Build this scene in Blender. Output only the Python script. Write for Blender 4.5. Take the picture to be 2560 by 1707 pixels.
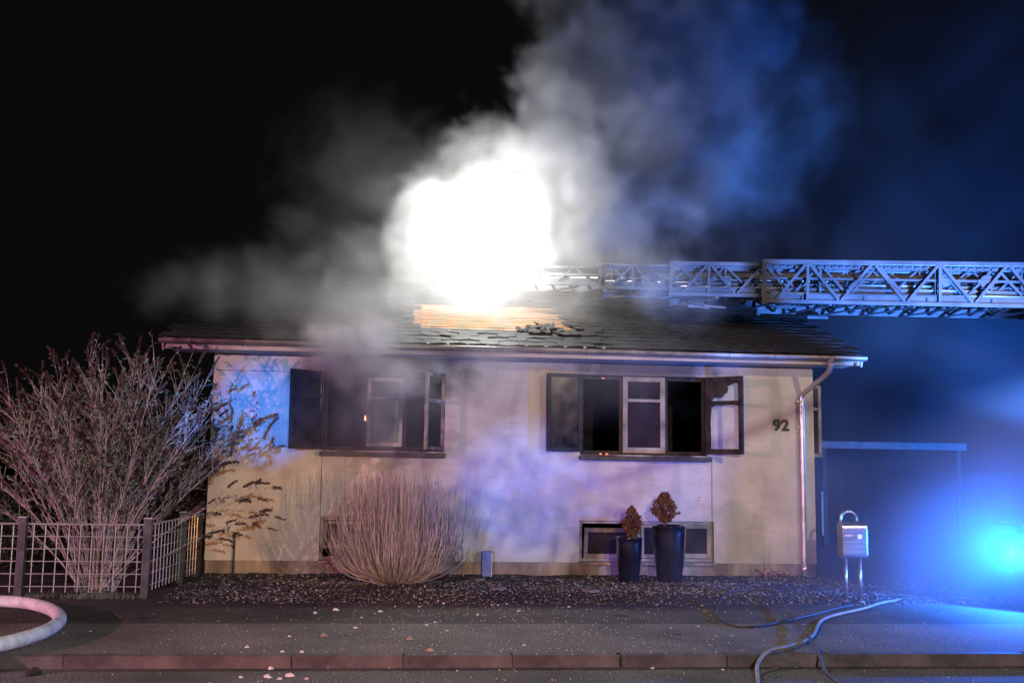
import bpy, bmesh, math, random
from mathutils import Vector, Matrix, noise as mnoise

random.seed(7)
R = random.uniform
for o in list(bpy.data.objects):
    bpy.data.objects.remove(o)
scene = bpy.context.scene
COL = scene.collection

# ------------------------------------------------------------------ camera
YAW, PIT, ROL = 0.09148, 0.11949, 0.0155
cam_d = bpy.data.cameras.new('camera'); cam = bpy.data.objects.new('camera', cam_d); COL.objects.link(cam)
cam_d.lens = 35.0; cam_d.sensor_width = 36.0; cam_d.clip_end = 2000
F = Vector((math.sin(YAW)*math.cos(PIT), math.cos(YAW)*math.cos(PIT), math.sin(PIT)))
R0 = Vector((math.cos(YAW), -math.sin(YAW), 0)); U0 = R0.cross(F)
RR = R0*math.cos(ROL) + U0*math.sin(ROL); UU = -R0*math.sin(ROL) + U0*math.cos(ROL)
M = Matrix((RR, UU, -F)).transposed().to_4x4(); M.translation = (-1.6, -14.904, 1.7)
cam.matrix_world = M
scene.camera = cam

# ------------------------------------------------------------------ world, view, engine
w = bpy.data.worlds.new('World'); scene.world = w; w.use_nodes = True
bg = w.node_tree.nodes['Background']
bg.inputs[0].default_value = (1.0, 0.98, 0.95, 1); bg.inputs[1].default_value = 0.003
vs = scene.view_settings
vs.view_transform = 'Standard'; vs.look = 'None'; vs.exposure = 0.0; vs.gamma = 1.0; vs.use_curve_mapping = False
scene.render.engine = 'CYCLES'
cy = scene.cycles
cy.use_denoising = True
cy.max_bounces = 5; cy.diffuse_bounces = 1; cy.glossy_bounces = 2; cy.transmission_bounces = 4
cy.volume_bounces = 0; cy.transparent_max_bounces = 12
cy.volume_step_rate = 2.0; cy.volume_max_steps = 256
cy.sample_clamp_indirect = 4.0

# ------------------------------------------------------------------ lamps of the place and added blue spots
def lamp(name, loc, col, power, rad=0.15, kind='POINT', target=None, angle=60, blend=0.4):
    d = bpy.data.lights.new(name, kind); d.color = col; d.energy = power; d.shadow_soft_size = rad
    o = bpy.data.objects.new(name, d); COL.objects.link(o); o.location = loc
    if kind == 'SPOT':
        d.spot_size = math.radians(angle); d.spot_blend = blend
        o.rotation_euler = (Vector(target) - Vector(loc)).to_track_quat('-Z', 'Y').to_euler()
    return o
# scene lights with a level cut-off: they light the ground and the facade, not the sky
lamp('facade_light', (0.0, -18.5, 3.7), (1.0, 0.94, 0.83), 4500, 0.03, 'SPOT', (0.0, -17.5, 2.72), 90, 0.03)
lamp('work_light_right', (10.5, -15.5, 6.5), (1.0, 0.72, 0.42), 4200, 0.22, 'SPOT', (3.9, 0, 1.6), 32, 0.55)
lamp('work_light_left', (-17.0, -12.5, 3.4), (1.0, 0.40, 0.66), 7400, 0.08, 'SPOT', (-16.2, -11.9, 2.46), 90, 0.04)
lamp('blue_beacon_left', (-6.2, -14.0, 2.6), (0.06, 0.26, 1.0), 15000, 0.06, 'SPOT', (-3.9, 0, 2.35), 7.5, 0.9)
lamp('blue_beacon_low', (-5.0, -14.5, 1.7), (0.05, 0.24, 1.0), 11000, 0.06, 'SPOT', (0.0, 0, 1.2), 10.0, 1.0)
lamp('blue_beacon_truck', (6.2, -6.5, 1.5), (0.07, 0.26, 1.0), 17000, 0.12, 'SPOT', (5.9, -0.1, 4.75), 32, 0.35)
lamp('ladder_fill_blue', (4.5, -8.0, 0.8), (0.14, 0.30, 1.0), 14000, 0.10, 'SPOT', (2.55, 0.6, 4.8), 13.0, 0.4)  # added blue spot, brightens the inner ladder sections
lamp('smoke_fill_blue', (14.0, 1.5, 2.5), (0.01, 0.17, 1.0), 7000, 0.12, 'SPOT', (8.0, 4.5, 5.5), 105, 0.6)  # added blue spot, colours the smoke on the right
lamp('red_tail_light', (-5.0, -13.6, 0.6), (1.0, 0.09, 0.10), 1250, 0.08, 'SPOT', (-2.3, -6.2, -0.3), 42, 0.9)
lamp('head_light_right', (6.0, -12.6, 1.05), (1.0, 0.44, 0.17), 5000, 0.04, 'SPOT', (-3.35, 0, 0.8), 11.5, 0.8)
lamp('search_light_glow', (-0.68, 0.72, 5.45), (1.0, 0.985, 0.94), 1400, 0.12)
lamp('attic_fire_light', (-0.3, 1.6, 3.75), (1.0, 0.42, 0.2), 45, 0.2)
lamp('blue_flasher_light', (5.70, -3.1, 0.66), (0.008, 0.155, 1.0), 1500, 0.06, 'SPOT', (4.9, -3.7, 0.8), 178, 0.2)

# ------------------------------------------------------------------ helpers
class MB:
    def __init__(s): s.v = []; s.f = []
    def add(s, vs, fs):
        n = len(s.v); s.v += [tuple(p) for p in vs]; s.f += [tuple(i+n for i in q) for q in fs]; return s
    def box(s, x0, x1, y0, y1, z0, z1):
        return s.add([(x0,y0,z0),(x1,y0,z0),(x1,y1,z0),(x0,y1,z0),(x0,y0,z1),(x1,y0,z1),(x1,y1,z1),(x0,y1,z1)],
                     [(0,3,2,1),(4,5,6,7),(0,1,5,4),(1,2,6,5),(2,3,7,6),(3,0,4,7)])
    def bar(s, a, b, wd, ht, up=(0,0,1)):
        a = Vector(a); b = Vector(b); d = (b-a).normalized(); u = Vector(up)
        sd = d.cross(u)
        if sd.length < 1e-4: sd = d.cross(Vector((1,0,0)))
        sd.normalize(); u = sd.cross(d).normalized(); sd *= wd/2; u *= ht/2
        P = [a-sd-u, a+sd-u, a+sd+u, a-sd+u, b-sd-u, b+sd-u, b+sd+u, b-sd+u]
        return s.add(P, [(0,1,2,3),(7,6,5,4),(0,4,5,1),(1,5,6,2),(2,6,7,3),(3,7,4,0)])
    def tube(s, pts, rad, n=8, cap=True):
        pts = [Vector(p) for p in pts]; k = len(pts)
        rs = rad if isinstance(rad, (list, tuple)) else [rad]*k
        base = len(s.v); ref = None
        for i, p in enumerate(pts):
            d = (pts[min(i+1,k-1)] - pts[max(i-1,0)])
            if d.length < 1e-9: d = Vector((0,0,1))
            d.normalize()
            if ref is None:
                ref = d.orthogonal().normalized()
            ref = (ref - d*ref.dot(d))
            if ref.length < 1e-6: ref = d.orthogonal()
            ref.normalize(); b = d.cross(ref)
            for j in range(n):
                a = 2*math.pi*j/n
                s.v.append(tuple(p + (ref*math.cos(a) + b*math.sin(a))*rs[i]))
        for i in range(k-1):
            for j in range(n):
                q = base+i*n+j; q2 = base+i*n+(j+1)%n
                s.f.append((q, q2, q2+n, q+n))
        if cap and n > 2:
            s.f.append(tuple(base+j for j in range(n))[::-1]); s.f.append(tuple(base+(k-1)*n+j for j in range(n)))
        return s
    def lathe(s, prof, c=(0,0,0), n=24):
        base = len(s.v)
        for r, z in prof:
            for j in range(n):
                a = 2*math.pi*j/n; s.v.append((c[0]+r*math.cos(a), c[1]+r*math.sin(a), c[2]+z))
        for i in range(len(prof)-1):
            for j in range(n):
                q = base+i*n+j; q2 = base+i*n+(j+1)%n
                s.f.append((q, q2, q2+n, q+n))
        s.f.append(tuple(base+j for j in range(n))[::-1])
        s.f.append(tuple(base+(len(prof)-1)*n+j for j in range(n)))
        return s
    def prism(s, poly, y0, y1):   # poly in (x,z)
        n = len(poly); base = len(s.v)
        s.v += [(x,y0,z) for x,z in poly] + [(x,y1,z) for x,z in poly]
        s.f.append(tuple(base+i for i in range(n))); s.f.append(tuple(base+n+i for i in range(n))[::-1])
        for i in range(n):
            j = (i+1) % n; s.f.append((base+j, base+i, base+n+i, base+n+j))
        return s
    def mesh(s, name, mat=None, smooth=False):
        m = bpy.data.meshes.new(name); m.from_pydata(s.v, [], s.f); m.update()
        if mat: m.materials.append(mat)
        if smooth:
            m.polygons.foreach_set('use_smooth', [True]*len(m.polygons))
        return m
    def build(s, name, mat, parent=None, smooth=False, bevel=0, fixn=False):
        m = s.mesh(name, mat, smooth)
        if fixn:
            bm = bmesh.new(); bm.from_mesh(m); bmesh.ops.recalc_face_normals(bm, faces=bm.faces); bm.to_mesh(m); bm.free()
        o = link(name, m, parent)
        if bevel:
            b = o.modifiers.new('bevel', 'BEVEL'); b.width = bevel; b.segments = 2; b.limit_method = 'ANGLE'
        return o
def link(name, data, parent=None):
    o = bpy.data.objects.new(name, data); COL.objects.link(o)
    if parent: o.parent = parent
    return o
def tag(o, label=None, cat=None, group=None, kind=None):
    if label: o['label'] = label
    if cat: o['category'] = cat
    if group: o['group'] = group
    if kind: o['kind'] = kind
    return o
def thing(name, label, cat, loc=(0,0,0), rz=0, group=None):
    o = bpy.data.objects.new(name, None); COL.objects.link(o); o.location = loc; o.rotation_euler = (0,0,rz)
    o.empty_display_size = 0.2
    return tag(o, label, cat, group)

def smooth_path(pts, sub=6):
    pts = [Vector(p) for p in pts]; out = []
    for i in range(len(pts)-1):
        p0 = pts[max(i-1,0)]; p1 = pts[i]; p2 = pts[i+1]; p3 = pts[min(i+2,len(pts)-1)]
        for k in range(sub):
            t = k/sub
            out.append(0.5*((2*p1) + (p2-p0)*t + (2*p0-5*p1+4*p2-p3)*t*t + (3*p1-p0-3*p2+p3)*t**3))
    out.append(pts[-1]); return out

# ------------------------------------------------------------------ materials
def mat(name, c1, c2=None, scale=6.0, rough=0.7, metal=0.0, bump=0.0, bscale=None, detail=6, spec=0.4,
        coat=0.0, stretch=(1,1,1), lo=0.35, hi=0.65, emit=None, estr=0.0, trans=0.0, rvar=0.0):
    m = bpy.data.materials.new(name); m.use_nodes = True
    nt = m.node_tree; N = nt.nodes; L = nt.links; b = N['Principled BSDF']
    b.inputs['Roughness'].default_value = rough; b.inputs['Metallic'].default_value = metal
    b.inputs['Specular IOR Level'].default_value = spec; b.inputs['Coat Weight'].default_value = coat
    b.inputs['Coat Roughness'].default_value = 0.06
    b.inputs['Transmission Weight'].default_value = trans
    tc = N.new('ShaderNodeTexCoord'); mp = N.new('ShaderNodeMapping'); mp.inputs['Scale'].default_value = stretch
    L.new(tc.outputs['Object'], mp.inputs['Vector'])
    if c2 is not None:
        t = N.new('ShaderNodeTexNoise'); t.inputs['Scale'].default_value = scale; t.inputs['Detail'].default_value = detail
        L.new(mp.outputs[0], t.inputs['Vector'])
        r = N.new('ShaderNodeValToRGB'); r.color_ramp.elements[0].position = lo; r.color_ramp.elements[1].position = hi
        r.color_ramp.elements[0].color = (*c1, 1); r.color_ramp.elements[1].color = (*c2, 1)
        L.new(t.outputs['Fac'], r.inputs[0]); L.new(r.outputs[0], b.inputs['Base Color'])
        if rvar:
            mr = N.new('ShaderNodeMapRange'); mr.inputs['To Min'].default_value = max(0.02, rough-rvar); mr.inputs['To Max'].default_value = min(1, rough+rvar)
            L.new(t.outputs['Fac'], mr.inputs['Value']); L.new(mr.outputs[0], b.inputs['Roughness'])
    else:
        b.inputs['Base Color'].default_value = (*c1, 1)
    if bump:
        t2 = N.new('ShaderNodeTexNoise'); t2.inputs['Scale'].default_value = bscale or scale*4; t2.inputs['Detail'].default_value = 5
        L.new(mp.outputs[0], t2.inputs['Vector'])
        bp = N.new('ShaderNodeBump'); bp.inputs['Strength'].default_value = min(1, bump); bp.inputs['Distance'].default_value = 0.02
        L.new(t2.outputs['Fac'], bp.inputs['Height']); L.new(bp.outputs[0], b.inputs['Normal'])
    if emit:
        b.inputs['Emission Color'].default_value = (*emit, 1); b.inputs['Emission Strength'].default_value = estr
    m['nodes'] = 1
    return m

def mixnode(nt, blend='MIX'):
    n = nt.nodes.new('ShaderNodeMix'); n.data_type = 'RGBA'; n.blend_type = blend; return n

def wall_material():
    m = mat('stucco_beige', (0.43, 0.41, 0.385), (0.57, 0.55, 0.52), 1.7, 0.9, bump=0.65, bscale=55, spec=0.2)
    nt = m.node_tree; N = nt.nodes; L = nt.links; b = N['Principled BSDF']
    src = b.inputs['Base Color'].links[0].from_socket
    tc = N.new('ShaderNodeTexCoord')
    # rain and dirt streaks, vertical
    mp = N.new('ShaderNodeMapping'); mp.inputs['Scale'].default_value = (2.3, 1, 0.5); L.new(tc.outputs['Object'], mp.inputs[0])
    t = N.new('ShaderNodeTexNoise'); t.inputs['Scale'].default_value = 1.6; t.inputs['Detail'].default_value = 8; L.new(mp.outputs[0], t.inputs['Vector'])
    r = N.new('ShaderNodeMapRange'); r.inputs['From Min'].default_value = 0.52; r.inputs['From Max'].default_value = 0.8; r.inputs['To Max'].default_value = 0.48
    L.new(t.outputs['Fac'], r.inputs['Value'])
    mx = mixnode(nt); mx.inputs['B'].default_value = (0.24, 0.20, 0.16, 1); L.new(r.outputs[0], mx.inputs['Factor']); L.new(src, mx.inputs['A'])
    cur = mx.outputs['Result']
    # horizontal trowel marks
    mp3 = N.new('ShaderNodeMapping'); mp3.inputs['Scale'].default_value = (0.9, 1, 7); L.new(tc.outputs['Object'], mp3.inputs[0])
    t3 = N.new('ShaderNodeTexNoise'); t3.inputs['Scale'].default_value = 2.5; t3.inputs['Detail'].default_value = 6; L.new(mp3.outputs[0], t3.inputs['Vector'])
    r3 = N.new('ShaderNodeMapRange'); r3.inputs['From Min'].default_value = 0.55; r3.inputs['From Max'].default_value = 0.8; r3.inputs['To Max'].default_value = 0.38
    L.new(t3.outputs['Fac'], r3.inputs['Value'])
    mx3 = mixnode(nt); mx3.inputs['B'].default_value = (0.34, 0.27, 0.20, 1); L.new(r3.outputs[0], mx3.inputs['Factor']); L.new(cur, mx3.inputs['A'])
    cur = mx3.outputs['Result']
    # soot licked up the wall above each burnt window
    sx = N.new('ShaderNodeSeparateXYZ'); L.new(tc.outputs['Object'], sx.inputs[0])
    tn = N.new('ShaderNodeTexNoise'); tn.inputs['Scale'].default_value = 3.2; tn.inputs['Detail'].default_value = 7; L.new(tc.outputs['Object'], tn.inputs['Vector'])
    def mth(op, a, bb=None):
        n = N.new('ShaderNodeMath'); n.operation = op
        for i, q in enumerate((a, bb)):
            if q is None: continue
            if isinstance(q, (int, float)): n.inputs[i].default_value = q
            else: L.new(q, n.inputs[i])
        return n.outputs[0]
    for cx, hw, cz in ((-2.1, 1.15, 2.95), (1.75, 1.25, 3.05)):
        dx = mth('DIVIDE', mth('ABSOLUTE', mth('SUBTRACT', sx.outputs['X'], cx)), hw)
        dz = mth('DIVIDE', mth('ABSOLUTE', mth('SUBTRACT', sx.outputs['Z'], cz)), 0.42)
        d = mth('SQRT', mth('ADD', mth('MULTIPLY', dx, dx), mth('MULTIPLY', dz, dz)))
        k = mth('ADD', mth('SUBTRACT', 1.15, d), mth('MULTIPLY', mth('SUBTRACT', tn.outputs['Fac'], 0.5), 1.3))
        rr = N.new('ShaderNodeMapRange'); rr.inputs['From Max'].default_value = 0.5; rr.inputs['To Max'].default_value = 0.8; L.new(k, rr.inputs['Value'])
        ms = mixnode(nt); ms.inputs['B'].default_value = (0.055, 0.045, 0.042, 1); L.new(rr.outputs[0], ms.inputs['Factor']); L.new(cur, ms.inputs['A'])
        cur = ms.outputs['Result']
    # spatter of soot specks below the right window
    tv = N.new('ShaderNodeTexVoronoi'); tv.inputs['Scale'].default_value = 16; L.new(tc.outputs['Object'], tv.inputs['Vector'])
    dd = mth('DIVIDE', mth('ABSOLUTE', mth('SUBTRACT', sx.outputs['X'], 2.62)), 0.28)
    sz = mth('LESS_THAN', tv.outputs['Distance'], mth('MULTIPLY', mth('SUBTRACT', 1.0, dd), 0.16))
    zz = mth('LESS_THAN', sx.outputs['Z'], 1.6)
    sp = mth('MULTIPLY', mth('MULTIPLY', sz, zz), 0.75)
    m5 = mixnode(nt); m5.inputs['B'].default_value = (0.07, 0.06, 0.05, 1); L.new(sp, m5.inputs['Factor']); L.new(cur, m5.inputs['A'])
    cur = m5.outputs['Result']
    L.new(cur, b.inputs['Base Color'])
    return m

def speckle_material(name, c1, c2, spk, scale=140, rough=0.85, thr=0.66, bump=0.6, patch=None):
    m = mat(name, c1, c2, 3.0, rough, bump=bump, bscale=scale, spec=0.35, rvar=0.12)
    nt = m.node_tree; N = nt.nodes; L = nt.links; b = N['Principled BSDF']
    src = b.inputs['Base Color'].links[0].from_socket
    tc = N.new('ShaderNodeTexCoord')
    t = N.new('ShaderNodeTexNoise'); t.inputs['Scale'].default_value = scale; t.inputs['Detail'].default_value = 2; L.new(tc.outputs['Object'], t.inputs['Vector'])
    r = N.new('ShaderNodeMapRange'); r.inputs['From Min'].default_value = thr-0.08; r.inputs['From Max'].default_value = thr+0.04
    L.new(t.outputs['Fac'], r.inputs['Value'])
    mx = mixnode(nt); mx.inputs['B'].default_value = (*spk, 1); L.new(r.outputs[0], mx.inputs['Factor']); L.new(src, mx.inputs['A'])
    cur = mx.outputs['Result']
    if patch:
        t2 = N.new('ShaderNodeTexNoise'); t2.inputs['Scale'].default_value = 0.9; t2.inputs['Detail'].default_value = 5; L.new(tc.outputs['Object'], t2.inputs['Vector'])
        r2 = N.new('ShaderNodeMapRange'); r2.inputs['From Min'].default_value = 0.45; r2.inputs['From Max'].default_value = 0.7; r2.inputs['To Max'].default_value = 0.7
        L.new(t2.outputs['Fac'], r2.inputs['Value'])
        m2 = mixnode(nt); m2.inputs['B'].default_value = (*patch, 1); L.new(r2.outputs[0], m2.inputs['Factor']); L.new(cur, m2.inputs['A']); cur = m2.outputs['Result']
    L.new(cur, b.inputs['Base Color'])
    return m

X = {}
X['wall'] = wall_material()
X['plinth'] = mat('plinth_render', (0.16, 0.13, 0.11), (0.36, 0.31, 0.26), 2.2, 0.9, bump=0.5, bscale=40, stretch=(1.6,1,0.5), spec=0.2)
X['interior'] = mat('charred_interior', (0.012, 0.011, 0.011), (0.03, 0.027, 0.025), 3, 0.95, bump=0.4)
X['char'] = mat('charred_frame', (0.010, 0.010, 0.011), (0.045, 0.04, 0.038), 9, 0.7, bump=0.5, bscale=60)
X['frame'] = mat('window_frame_white', (0.13, 0.11, 0.095), (0.36, 0.325, 0.28), 3.5, 0.5, bump=0.1)
X['sooty'] = mat('window_frame_sooty', (0.07, 0.06, 0.055), (0.45, 0.41, 0.36), 3.2, 0.6, bump=0.15, stretch=(1,1,0.8), lo=0.42, hi=0.6)
X['glass_soot'] = mat('sooted_glass', (0.012, 0.011, 0.012), (0.05, 0.045, 0.05), 4, 0.16, spec=0.6, rvar=0.1)
X['glass_dark'] = mat('window_glass_dark', (0.018, 0.016, 0.022), (0.045, 0.035, 0.05), 2, 0.12, spec=0.7, rvar=0.06)
X['sill'] = mat('sill_slate', (0.03, 0.028, 0.027), (0.07, 0.065, 0.06), 8, 0.6, bump=0.2)
X['sill_light'] = mat('sill_concrete', (0.16, 0.13, 0.11), (0.30, 0.26, 0.22), 8, 0.8, bump=0.3)
X['tile'] = mat('roof_slate', (0.016, 0.016, 0.016), (0.042, 0.042, 0.041), 3.5, 0.75, bump=0.35, bscale=30, rvar=0.15, spec=0.2)
X['underlay'] = mat('roof_underlay', (0.02, 0.02, 0.02), (0.05, 0.05, 0.045), 4, 0.9)
X['batten'] = mat('roof_batten_wood', (0.42, 0.22, 0.11), (0.60, 0.36, 0.20), 6, 0.75, stretch=(0.4,3,3), bump=0.3)
X['board'] = mat('soffit_board', (0.40, 0.33, 0.28), (0.52, 0.46, 0.40), 3, 0.7, stretch=(0.5,3,3), bump=0.15)
X['zinc'] = mat('gutter_zinc', (0.20, 0.17, 0.15), (0.34, 0.30, 0.26), 5, 0.42, metal=0.55, rvar=0.12)
X['pipe'] = mat('downpipe_zinc', (0.45, 0.43, 0.42), (0.62, 0.60, 0.58), 5, 0.33, metal=0.75, rvar=0.1)
X['black'] = mat('number_black', (0.012, 0.012, 0.013), rough=0.5)
X['glaze'] = mat('glazed_ceramic', (0.004, 0.006, 0.013), (0.010, 0.014, 0.028), 5, 0.10, coat=0.8, spec=0.6, bump=0.12, bscale=22, stretch=(1,1,0.6))
X['soil'] = mat('dark_soil', (0.018, 0.014, 0.011), (0.05, 0.038, 0.03), 9, 0.95, bump=1.0, bscale=45)
X['conifer'] = mat('conifer_brown', (0.11, 0.045, 0.03), (0.20, 0.10, 0.055), 14, 0.8)
X['bark'] = mat('bark', (0.10, 0.07, 0.05), (0.22, 0.17, 0.13), 18, 0.85, bump=0.5)
X['cane'] = mat('shrub_cane', (0.30, 0.21, 0.20), (0.52, 0.41, 0.39), 7, 0.7, bump=0.3)
X['leaf'] = mat('buddleja_leaf', (0.06, 0.08, 0.05), (0.25, 0.28, 0.20), 9, 0.55, spec=0.5)
X['panicle'] = mat('dry_flower_panicle', (0.055, 0.035, 0.025), (0.13, 0.075, 0.05), 25, 0.9, bump=0.8, bscale=90)
X['twig'] = mat('bare_twig', (0.20, 0.20, 0.185), (0.42, 0.41, 0.38), 8, 0.7)
X['twig2'] = mat('bare_twig_low', (0.30, 0.22, 0.10), (0.42, 0.33, 0.18), 8, 0.7)
X['hedge'] = mat('hedge_leaf', (0.03, 0.035, 0.02), (0.08, 0.085, 0.05), 6, 0.7)
X['galv'] = mat('galvanised_wire', (0.50, 0.48, 0.46), (0.66, 0.64, 0.62), 12, 0.38, metal=0.55)
X['post'] = mat('fence_post_steel', (0.07, 0.07, 0.075), (0.13, 0.13, 0.135), 6, 0.42, metal=0.45, bump=0.1)
X['steel'] = mat('brushed_steel', (0.32, 0.32, 0.33), (0.42, 0.42, 0.43), 3, 0.33, metal=0.85, stretch=(1,1,14), rvar=0.07)
X['sticker'] = mat('white_sticker', (0.75, 0.75, 0.74), rough=0.5)
X['sticker_red'] = mat('pink_label', (0.62, 0.36, 0.34), rough=0.5)
X['dark'] = mat('dark_gap', (0.015, 0.015, 0.016), rough=0.8)
X['hose'] = mat('white_fire_hose', (0.55, 0.53, 0.50), (0.82, 0.81, 0.79), 9, 0.75, bump=0.25, bscale=160)
X['line'] = mat('thin_rubber_hose', (0.22, 0.19, 0.14), (0.34, 0.30, 0.22), 9, 0.6)
X['cable'] = mat('dark_rubber_hose', (0.035, 0.03, 0.032), (0.07, 0.06, 0.06), 9, 0.6)
X['ash'] = mat('plaster_flake', (0.60, 0.57, 0.52), (0.82, 0.80, 0.76), 30, 0.9, bump=0.6, bscale=120)
X['drift'] = mat('brown_flake', (0.30, 0.19, 0.14), (0.50, 0.38, 0.30), 30, 0.9, bump=0.6, bscale=120)
X['pebble'] = mat('pebble', (0.035, 0.033, 0.031), (0.55, 0.53, 0.49), 26, 0.5, bump=0.2, detail=2, lo=0.48, hi=0.72)
X['kerb'] = mat('kerb_granite', (0.055, 0.044, 0.044), (0.12, 0.097, 0.097), 5, 0.75, bump=0.5, bscale=120)
X['ground'] = mat('garden_soil', (0.03, 0.026, 0.02), (0.075, 0.06, 0.045), 5, 0.95, bump=0.9, bscale=35)
X['bed'] = mat('bed_soil', (0.022, 0.018, 0.015), (0.065, 0.055, 0.045), 7, 0.9, bump=1.0, bscale=60)
X['footpath'] = speckle_material('footpath_asphalt', (0.068, 0.058, 0.043), (0.12, 0.106, 0.084), (0.32, 0.29, 0.24), 60, thr=0.57, bump=1.0, patch=(0.05,0.044,0.036))
X['verge'] = speckle_material('packed_verge', (0.042, 0.035, 0.024), (0.08, 0.068, 0.05), (0.2, 0.18, 0.15), 80, thr=0.66, bump=0.8, patch=(0.03,0.025,0.018))
X['road'] = speckle_material('road_asphalt', (0.05, 0.047, 0.045), (0.09, 0.085, 0.08), (0.26, 0.25, 0.24), 60, thr=0.57, bump=1.0, patch=(0.04,0.036,0.033))
X['ladder'] = mat('ladder_steel_paint', (0.10, 0.105, 0.115), (0.17, 0.175, 0.19), 2.5, 0.4, metal=0.4, rvar=0.1)
X['ladder_dark'] = mat('ladder_dark', (0.03, 0.03, 0.033), (0.07, 0.07, 0.075), 8, 0.6)
X['ladder_rust'] = mat('ladder_brass', (0.30, 0.17, 0.08), (0.4, 0.25, 0.13), 8, 0.5, metal=0.4)
X['lamp_glass'] = mat('lamp_lens', (0.8, 0.8, 0.8), rough=0.2, emit=(1, 0.985, 0.94), estr=60)
X['blue_lens'] = mat('blue_lens', (0.1, 0.3, 1.0), rough=0.2, emit=(0.08, 0.5, 1.0), estr=5)
X['flame'] = mat('flame', (1.0, 0.4, 0.1), rough=0.5, emit=(1.0, 0.36, 0.12), estr=5)
X['ember'] = mat('ember', (0.6, 0.1, 0.05), rough=0.9, emit=(1.0, 0.16, 0.06), estr=3)
X['car'] = mat('car_paint_grey', (0.13, 0.13, 0.14), (0.17, 0.17, 0.18), 2, 0.3, coat=0.8)
X['tyre'] = mat('tyre', (0.02, 0.02, 0.02), (0.035, 0.035, 0.035), 9, 0.85)
X['timber'] = mat('carport_timber', (0.38, 0.34, 0.30), (0.52, 0.48, 0.43), 4, 0.7, stretch=(0.5,3,3))
X['darkwood'] = mat('carport_boards', (0.03, 0.028, 0.026), (0.06, 0.055, 0.05), 4, 0.8, stretch=(3,3,0.5), bump=0.3)
X['pale_leaf'] = mat('wilted_leaf', (0.30, 0.19, 0.15), (0.50, 0.36, 0.29), 12, 0.7)
X['iron'] = mat('cast_iron', (0.05, 0.045, 0.04), (0.12, 0.10, 0.09), 10, 0.6, metal=0.4, bump=0.4)
X['slab'] = mat('flat_stone', (0.14, 0.12, 0.11), (0.24, 0.22, 0.2), 8, 0.8, bump=0.4)
X['bluebox'] = mat('blue_panel', (0.10, 0.14, 0.30), (0.16, 0.2, 0.38), 5, 0.4)

# ================================================================== SETTING
KY0, KY1 = -5.91, -5.77
o = MB().add([(-300,KY1,-0.016),(300,KY1,-0.016),(300,400,-0.016),(-300,400,-0.016)], [(0,1,2,3)]).build('ground', X['ground']); tag(o, kind='structure')
o = MB().add([(-300,-300,-0.10),(300,-300,-0.10),(300,KY1-0.01,-0.10),(-300,KY1-0.01,-0.10)], [(0,1,2,3)]).build('road', X['road']); tag(o, kind='structure')
o = MB().add([(-60,KY1,0.0),(60,KY1,0.0),(60,-4.17,0.0),(-60,-4.17,0.0)], [(0,1,2,3)]).build('pavement', X['footpath']); tag(o, kind='structure')
# verge strip with an uneven inner edge
xs = [-60+i*0.25 for i in range(481)]
vv = [(x,-4.17,-0.004) for x in xs] + [(x,-2.35-0.16*mnoise.noise((x*0.9,0,3))-0.08*mnoise.noise((x*4,1,3)),-0.004) for x in xs]
n = len(xs)
o = MB().add(vv, [(i,i+1,n+i+1,n+i) for i in range(n-1)]).build('verge', X['verge']); tag(o, kind='structure')
# kerb: mortar bed + stones
kb = MB().box(-60, 60, KY0+0.012, KY1-0.004, -0.2, -0.012).build('kerb', X['dark']); tag(kb, kind='structure')
ks = None; i = 0
x = -0.72-0.957*14
while x < 14:
    if ks is None:
        mm = MB().box(-0.474, 0.474, KY0, KY1, -0.22, 0.006).mesh('kerb_stone', X['kerb'])
        bm = bmesh.new(); bm.from_mesh(mm)
        bmesh.ops.bevel(bm, geom=[e for e in bm.edges if abs(e.verts[0].co.z-0.006)<1e-4 and abs(e.verts[1].co.z-0.006)<1e-4], offset=0.014, segments=2, affect='EDGES', profile=0.5)
        bm.to_mesh(mm); bm.free(); ks = mm
    q = link('kerb_stone', ks, kb); q.location = (x+0.4785, R(-0.003,0.003), R(-0.003,0.003)); q.rotation_euler = (0,0,R(-0.003,0.003))
    x += 0.957

# gravel bed: mound + pebbles
def bed_h(x, y):
    e = min(1, max(0, (y+2.75+0.14*mnoise.noise((x*1.3,5,0)))/0.5))
    h = 0.055*e*(0.75+0.5*mnoise.noise((x*1.6,y*2.2,7))) + 0.012*mnoise.noise((x*7,y*7,1)) - 0.006*(1-e)*4
    if x < -4.55: h = h*max(0,1-(-4.55-x)/0.3) - 0.03*min(1,(-4.55-x)/0.3)
    if x > 4.6: h = h*max(0.0,1-(x-4.6)/1.6) - 0.03*min(1,(x-4.6)/1.6)
    return h
nx, ny = 190, 60
vv = []; ff = []
for j in range(ny+1):
    for i in range(nx+1):
        px_ = -4.85 + 11.2*i/nx; py_ = -2.95 + 3.0*j/ny
        vv.append((px_, py_, bed_h(px_, py_)))
for j in range(ny):
    for i in range(nx):
        a = j*(nx+1)+i; ff.append((a, a+1, a+nx+2, a+nx+1))
o = MB().add(vv, ff).build('planting_bed', X['bed'], smooth=True); tag(o, kind='structure')
pb = MB()
ICO = [(0,0,1),(0.9,0,0.2),(0.28,0.85,0.2),(-0.72,0.53,0.2),(-0.72,-0.53,0.2),(0.28,-0.85,0.2),(0,0,-0.6)]
ICF = [(0,1,2),(0,2,3),(0,3,4),(0,4,5),(0,5,1),(6,2,1),(6,3,2),(6,4,3),(6,5,4),(6,1,5)]
cnt = 0
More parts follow.
